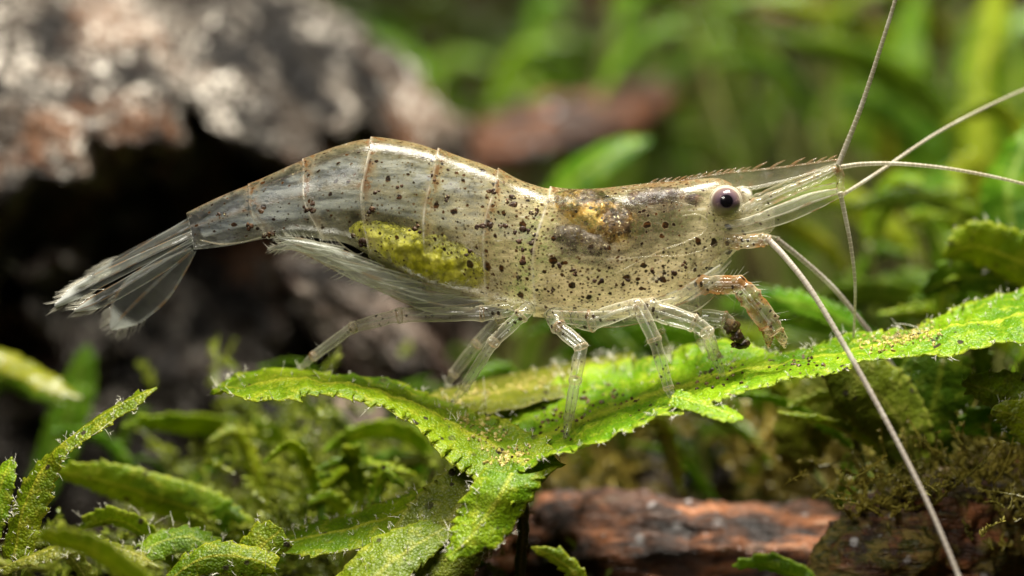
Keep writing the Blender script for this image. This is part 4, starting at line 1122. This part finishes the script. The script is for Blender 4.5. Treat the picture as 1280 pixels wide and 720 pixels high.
# segmented limbs
def limb(name, pts, rad, mat='limb', n=14, per=9, parent=None, flat=0.85, bris=0, blen=9, core=True, seed=0):
    """one leg: joints in pixels + depth (or ready points), radius at each joint in px"""
    j = np.array([np.asarray(q) if not isinstance(q, tuple) else P(*q) for q in pts])
    P_, R_ = [], []
    for i in range(len(j) - 1):
        for t in np.linspace(0, 1, per, endpoint=i == len(j) - 2):
            r = rad[i] * (1 - t) + rad[i + 1] * t
            knob = 1 + 0.22 * math.exp(-(t / 0.10) ** 2) + 0.22 * math.exp(-((1 - t) / 0.08) ** 2) - 0.15 * math.exp(-((t - 0.16) / 0.08) ** 2) + 0.10 * math.sin(math.pi * t)
            if i == len(j) - 2 and t > 0.6: knob = 1.0
            P_.append(j[i] * (1 - t) + j[i + 1] * t); R_.append(r * knob * U)
    p = np.array(P_); r = np.array(R_)
    # soften the kinks a little
    q = p.copy(); q[1:-1] = 0.25 * p[:-2] + 0.5 * p[1:-1] + 0.25 * p[2:]
    mb = MB(); tube(mb, q, r, n, flat)
    o = mb.build(name, M[mat], parent or sh)
    if core:
        mb = MB(); tube(mb, q[1:-2], r[1:-2] * 0.13, 6)
        mb.build('inner_thread', M['thread'], o)
    mb = MB(); t_, a_, b_ = frames(q)
    for i in range(1, len(j) - 1):
        k = i * per
        tube(mb, np.array([q[k] - t_[k] * 2.0 * U, q[k] - t_[k] * U, q[k] + t_[k] * U, q[k] + t_[k] * 2.2 * U]), np.array((0.95, 1.015, 1.015, 0.95)) * r[k], n, flat)
    if mb.n and mat == 'limb': mb.build('joint_skin', M['joint'], o)
    if bris:
        rr = np.random.RandomState(seed + 3); mb = MB()
        t_, a_, b_ = frames(q)
        for _ in range(bris):
            i = rr.randint(len(q) // 4, len(q) - 2); an = rr.rand() * 6.28
            dr = a_[i] * math.cos(an) * 0.5 + b_[i] * math.sin(an)
            hair(mb, q[i] + dr / (np.linalg.norm(dr)) * r[i] * 0.8, dr + t_[i] * 0.7, rr.uniform(0.5, 1.2) * blen * U, 0.42 * U, 0.25, rr)
        mb.build('bristles', M['seta'], o, kind='stuff')
    return o
M['thread'] = mat_limb('inner_thread', (0.66, 0.66, 0.62), 0.20, 0.15, 0.6)

def tip(px, py, dflt=-1.0, keys=('right', 'left', 'back')):
    h = hit(px, py, keys, 0.00004)
    return h if h is not None else P(px, py, dflt)
def dep(pt): return pt[1] * 1e3

t1 = tip(374, 462, 4.0); t2 = tip(563, 508); t3 = tip(706, 549); t4 = tip(843, 503); t5 = tip(905, 471); t2b = tip(556, 486, 4)
limb('leg', [(646, 385, -1.2), (604, 392, -1.2), (498, 394, -0.2), (441, 409, 0.9), (391, 446, dep(t1) - 0.6), t1], (9, 9, 8.5, 6.5, 5.5, 2), bris=26, seed=1)
limb('leg', [(662, 384, -1.4), (652, 394, -1.9), (617, 427, -1.9), (580, 484, dep(t2) - 0.1), t2], (8, 8.5, 7, 6, 2), bris=20, seed=2)
limb('leg', [(655, 380, 1.2), (625, 400, 2.2), (596, 430, 3.2), (566, 468, dep(t2b) - 0.3), t2b], (8, 7.5, 7, 6, 2), bris=6, seed=3)
limb('leg', [(692, 392, -1.3), (697, 408, -1.9), (727, 433, -2.6), (719, 475, -2.9), (711, 522, dep(t3) + 0.1), t3], (11, 9, 8, 7, 6, 2.2), bris=10, seed=4)
limb('leg', [(722, 396, -1.2), (738, 402, -1.9), (798, 381, -2.3), (818, 424, -2.7), (836, 486, dep(t4) + 0.1), t4], (13, 12, 9, 8, 6, 2.2), bris=12, seed=5)
limb('leg', [(780, 392, 1.2), (815, 392, 1.8), (825, 415, 2.2), (834, 438, 2.4), tip(838, 452, 3.0)], (9, 8, 6, 5, 2), core=False, seed=6)
limb('leg', [(790, 386, -1.4), (812, 386, -1.9), (868, 404, -2.2), (884, 415, -2.3), (893, 444, dep(t5) - 0.2), t5], (10, 13, 10, 8, 7, 2.5), bris=40, seed=7)
limb('leg', [(845, 388, -0.4), (872, 396, -0.8), (906, 400, -1.0), (916, 408, -1.0), (922, 424, -1.0)], (9, 11, 10, 7, 3), bris=22, seed=8)
limb('leg', [(862, 360, 1.0), (868, 385, 1.3), (870, 405, 1.5), (876, 428, 1.6), tip(880, 440, 2.2)], (8, 7, 6, 5, 2), core=False, seed=9)
# the stout front claw
cl = limb('claw', [(850, 362, -0.9), (880, 356, -1.3), (924, 356, -1.7), (938, 372, -1.8), (962, 405, -1.7), (970, 416, -1.6)], (9, 11, 11, 13.5, 13, 10), 'claw', 18, 10, bris=46, blen=18, seed=11)
ta = tip(981, 434, -0.5, ('right',)); tb = tip(961, 434, -0.6, ('right',))
for e, (sx, sy) in ((ta, (973, 414)), (tb, (958, 411))):
    limb('claw_finger', [(sx, sy, -1.6), tuple(((sx + (e[0] / U + 640)) / 2 + 2, (sy + 434) / 2, -1.3)), e], (6.5, 5.5, 2), 'claw', 12, 9, parent=cl, bris=6, blen=9, core=False)

# mouthpart plates between carapace and legs
def blade_sh(name, A, Mi, B, mat, seed=0, n=70, parent=None, **kw):
    kw = {'tooth': 5e-3, 'amp': 0.0, 'thick': 0.035e-3, 'ripple': 0.03e-3, 'm': 12, **kw}
    v, f, uv, pos, nrm = leaf_geo(cr(pts3(A), n), cr(pts3(Mi), n), cr(pts3(B), n), n, seed=seed, **kw)
    mb = MB(); mb.add(v, f, uv)
    return mb.build(name, M[mat], parent or sh), pos
for k, (A, Mi, B) in enumerate([
        ([(800, 380, -1.5), (850, 360, -1.6), (900, 330, -1.2)], [(805, 392, -1.7), (860, 376, -1.8), (906, 345, -1.3)], [(815, 402, -1.5), (868, 390, -1.6), (903, 362, -1.2)]),
        ([(860, 340, -1.2), (890, 320, -1.1), (915, 310, -0.8)], [(862, 356, -1.4), (896, 342, -1.2), (914, 326, -0.9)], [(866, 372, -1.3), (898, 362, -1.0), (908, 350, -0.8)]),
        ([(690, 388, -2.0), (760, 388, -2.1), (840, 372, -1.9)], [(692, 396, -2.0), (765, 400, -2.1), (845, 384, -1.9)], [(700, 404, -1.8), (770, 409, -1.9), (846, 394, -1.7)])]):
    blade_sh('mouthpart' if k < 2 else 'gill_cover_rim', A, Mi, B, 'scale', k)

# antennal scales and peduncles
blade_sh('antennal_scale', [(905, 276, -1.0), (932, 272, -1.1), (972, 256, -1.0), (1012, 241, -0.8), (1046, 235, -0.6)], [(905, 285, -1.2), (934, 281, -1.3), (976, 268, -1.2), (1016, 252, -1.0), (1050, 241, -0.7)], [(905, 294, -1.0), (936, 291, -1.1), (980, 280, -1.0), (1020, 263, -0.8), (1052, 246, -0.6)], 'scale', 5)
blade_sh('antennal_scale', [(915, 268, 0.8), (940, 262, 0.9), (978, 247, 0.9), (1014, 235, 0.8), (1044, 228, 0.6)], [(915, 276, 1.1), (942, 270, 1.1), (982, 256, 1.1), (1018, 243, 1.0), (1048, 236, 0.7)], [(915, 283, 0.8), (944, 279, 0.9), (986, 266, 0.9), (1022, 252, 0.8), (1050, 242, 0.6)], 'scale', 6)
limb('antennule', [(925, 268, -0.6), (945, 256, -0.6), (990, 237, -0.5), (1022, 223, -0.35), (1046, 211, -0.2)], (8, 8, 6.5, 6, 5), 'rostrum', 14, 10)
limb('antennule', [(930, 262, 0.5), (948, 249, 0.5), (985, 232, 0.45), (1020, 217, 0.3), (1046, 208, 0.2)], (8, 7, 6, 5, 4.5), 'rostrum', 14, 10)
limb('antennule_link', [(1046, 210, -0.2), (1051, 220, -0.2), (1050, 232, -0.3), (1052, 243, -0.4)], (6, 4.5, 4.5, 6), 'joint', 12, 8, core=False)
limb('antenna_base', [(905, 300, -0.9), (922, 303, -1.0), (955, 300, -1.2), (964, 300, -1.25)], (9, 8.5, 8, 6), 'claw', 14, 9)
limb('antenna_base', [(915, 300, 0.6), (950, 298, 0.9), (974, 301, 1.0)], (7, 6, 5), 'limb', 12, 9, core=False)

def flagellum(pts, r0, r1, mat, name='antenna'):
    c = pts3(pts); L = np.linalg.norm(np.diff(c, axis=0), axis=1).sum()
    n = int(L / (2.6 * U)); p = cr(c, n)
    r = np.linspace(r0, r1, n) * U * (1 + 0.10 * np.cos(np.arange(n) * math.pi * 0.8))
    mb = MB(); tube(mb, p, r, 8)
    return mb.build(name, M[mat], sh)
flagellum([(1048, 206, -0.2), (1056, 186, -0.3), (1076, 135, -0.7), (1098, 68, -1.2), (1119, 0, -1.8), (1135, -60, -2.2), (1148, -130, -2.6)], 3.7, 1.6, 'antenna')
flagellum([(1050, 209, 0.2), (1080, 205, 0.4), (1130, 205, 0.8), (1200, 213, 1.2), (1280, 230, 1.6), (1360, 255, 2), (1450, 290, 2.5)], 3.0, 1.2, 'antenna')
flagellum([(1054, 243, 0.6), (1075, 230, 1.2), (1110, 207, 2.2), (1165, 170, 3.6), (1220, 140, 5), (1290, 108, 6.5), (1380, 75, 8)], 2.5, 1.1, 'antenna')
flagellum([(1050, 240, -0.4), (1056, 268, -0.2), (1064, 310, 0.2), (1069, 360, 0.8), (1067, 425, 2.2)], 3.2, 1.5, 'antenna')
flagellum([(960, 299, -1.2), (982, 322, -2), (1015, 365, -3), (1060, 440, -4.2), (1115, 540, -5.6), (1160, 630, -7), (1200, 725, -8.5), (1235, 820, -10)], 4.0, 2.3, 'antenna2')
flagellum([(972, 300, 1.0), (1000, 322, 1.6), (1040, 358, 2.8), (1075, 400, 4), (1100, 432, 5.2), (1118, 462, 6)], 3.6, 2.2, 'antenna2')

# tail fan: telson and the two pairs of uropods, each with a fringe
def fringe(parent, pos, a, b, ln, cnt, seed):
    rr = np.random.RandomState(seed); mb = MB()
    n, c, _ = pos.shape
    t = pos[-1, c // 2] - pos[-8, c // 2]; t /= np.linalg.norm(t)
    for k in range(cnt):
        x = rr.rand(); i = int(a * n + (n - 1 - a * n) * x ** 0.5); j = rr.choice((0, c - 1)) if i < n - 3 else rr.randint(c)
        p = pos[min(i, n - 1), j]; o = pos[min(i, n - 1), j] - pos[min(i, n - 1), c // 2]
        hair(mb, p, t + o / (np.linalg.norm(o) + 1e-9) * b, rr.uniform(0.6, 1.2) * ln * U, 0.5 * U, 0.12, rr)
    mb.build('fringe', M['seta'], parent, kind='stuff')
TF = [
    ('telson', [(236, 272, 0.2), (200, 293, 0.3), (150, 323, 0.4), (110, 345, 0.5), (92, 358, 0.5)], [(238, 284, -0.25), (200, 303, -0.2), (150, 330, 0), (112, 350, 0.2), (90, 361, 0.3)], [(240, 296, 0.2), (202, 312, 0.3), (152, 337, 0.4), (114, 354, 0.5), (90, 363, 0.5)]),
    ('uropod', [(240, 288, -0.5), (205, 303, -0.9), (150, 328, -1.3), (100, 352, -1.6), (72, 376, -1.8)], [(241, 296, -0.7), (205, 312, -1.2), (150, 339, -1.7), (100, 364, -2.0), (68, 381, -2.1)], [(242, 302, -0.5), (206, 319, -0.9), (152, 346, -1.3), (104, 371, -1.6), (70, 385, -1.8)]),
    ('uropod', [(242, 296, -0.3), (205, 318, -0.6), (155, 348, -0.9), (118, 369, -1.1), (94, 386, -1.2)], [(242, 304, -0.5), (206, 327, -0.9), (160, 356, -1.2), (122, 378, -1.4), (92, 389, -1.4)], [(243, 311, -0.3), (212, 336, -0.6), (168, 363, -0.9), (128, 384, -1.1), (94, 391, -1.2)]),
    ('uropod', [(238, 310, 0.9), (200, 326, 1.4), (160, 348, 1.8), (140, 378, 2.2), (137, 408, 2.4)], [(242, 314, 0.7), (215, 336, 1.1), (184, 364, 1.5), (156, 392, 1.9), (139, 412, 2.2)], [(245, 314, 0.9), (230, 344, 1.4), (208, 377, 1.8), (174, 404, 2.1), (142, 413, 2.3)]),
    ('uropod', [(236, 276, 1.2), (205, 290, 1.7), (170, 308, 2.2), (140, 325, 2.6), (120, 338, 2.8)], [(238, 284, 1.4), (205, 299, 2.0), (168, 317, 2.5), (138, 333, 2.9), (118, 343, 3.0)], [(240, 292, 1.2), (206, 308, 1.7), (170, 326, 2.2), (138, 340, 2.6), (119, 346, 2.8)])]
for k, (nm, A, Mi, B) in enumerate(TF):
    o, pos = blade_sh(nm, A, Mi, B, 'tail', 20 + k)
    fringe(o, pos, 0.62, 0.35, 16, 70, k)
inner('tail_joint', 'joint2', [(228, 290, -0.3), (238, 288, -0.4), (250, 288, -0.4)], (10, 17, 16), 20, 0.7, 0.12, 900, 3.0, 20) if 'joint2' in M else None

# swimmerets folded back under the belly
SW = [((612, 376), (560, 382), (500, 366), (458, 348), 13), ((575, 368), (520, 366), (455, 343), (410, 322), 14), ((530, 354), (475, 348), (410, 322), (370, 305), 14),
      ((480, 336), (430, 326), (380, 308), (346, 297), 12), ((430, 312), (400, 312), (365, 306), (334, 312), 9)]
for side in (-1, 1):
    for k, (a, b, c, d, w) in enumerate(SW):
        z = side * 0.75
        mid = [(*a, z), (*b, z * 1.25), (*c, z * 1.2), (*d, z)]
        A = []; B = []
        for (x, y, q), h in zip(mid, (0.35, 1, 0.8, 0.1)):
            A.append((x + 0.30 * w * h, y - w * h, q)); B.append((x - 0.30 * w * h, y + w * h * 0.9, q))
        o, pos = blade_sh('swimmeret', A, [(x, y, q + side * 0.25) for x, y, q in mid], B, 'swim', 40 + k)
        if side < 0: fringe(o, pos, 0.35, 1.2, 13, 36, 60 + k)
# fine threads of the swimmerets' rims
# crumb of food at the claws
mb = MB()
fc = hit(917, 428, ('right',)); fd = dep(fc) if fc is not None else 0
blob(mb, P(915, 408, -1.1), (9 * U, 8 * U, 9 * U), 0, 3, 0.5, 2, 2.0)
blob(mb, P(921, 420, -1.0), (8 * U, 8 * U, 9 * U), 0, 3, 0.5, 2, 5.0)
blob(mb, P(926, 430, min(fd, -0.4)), (11 * U, 9 * U, 6 * U), 0, 3, 0.5, 2, 8.0)
tag(mb.build('food_crumb', M['debris']), 'dark brown crumb of debris between the shrimp\'s claws and the blade', 'debris')
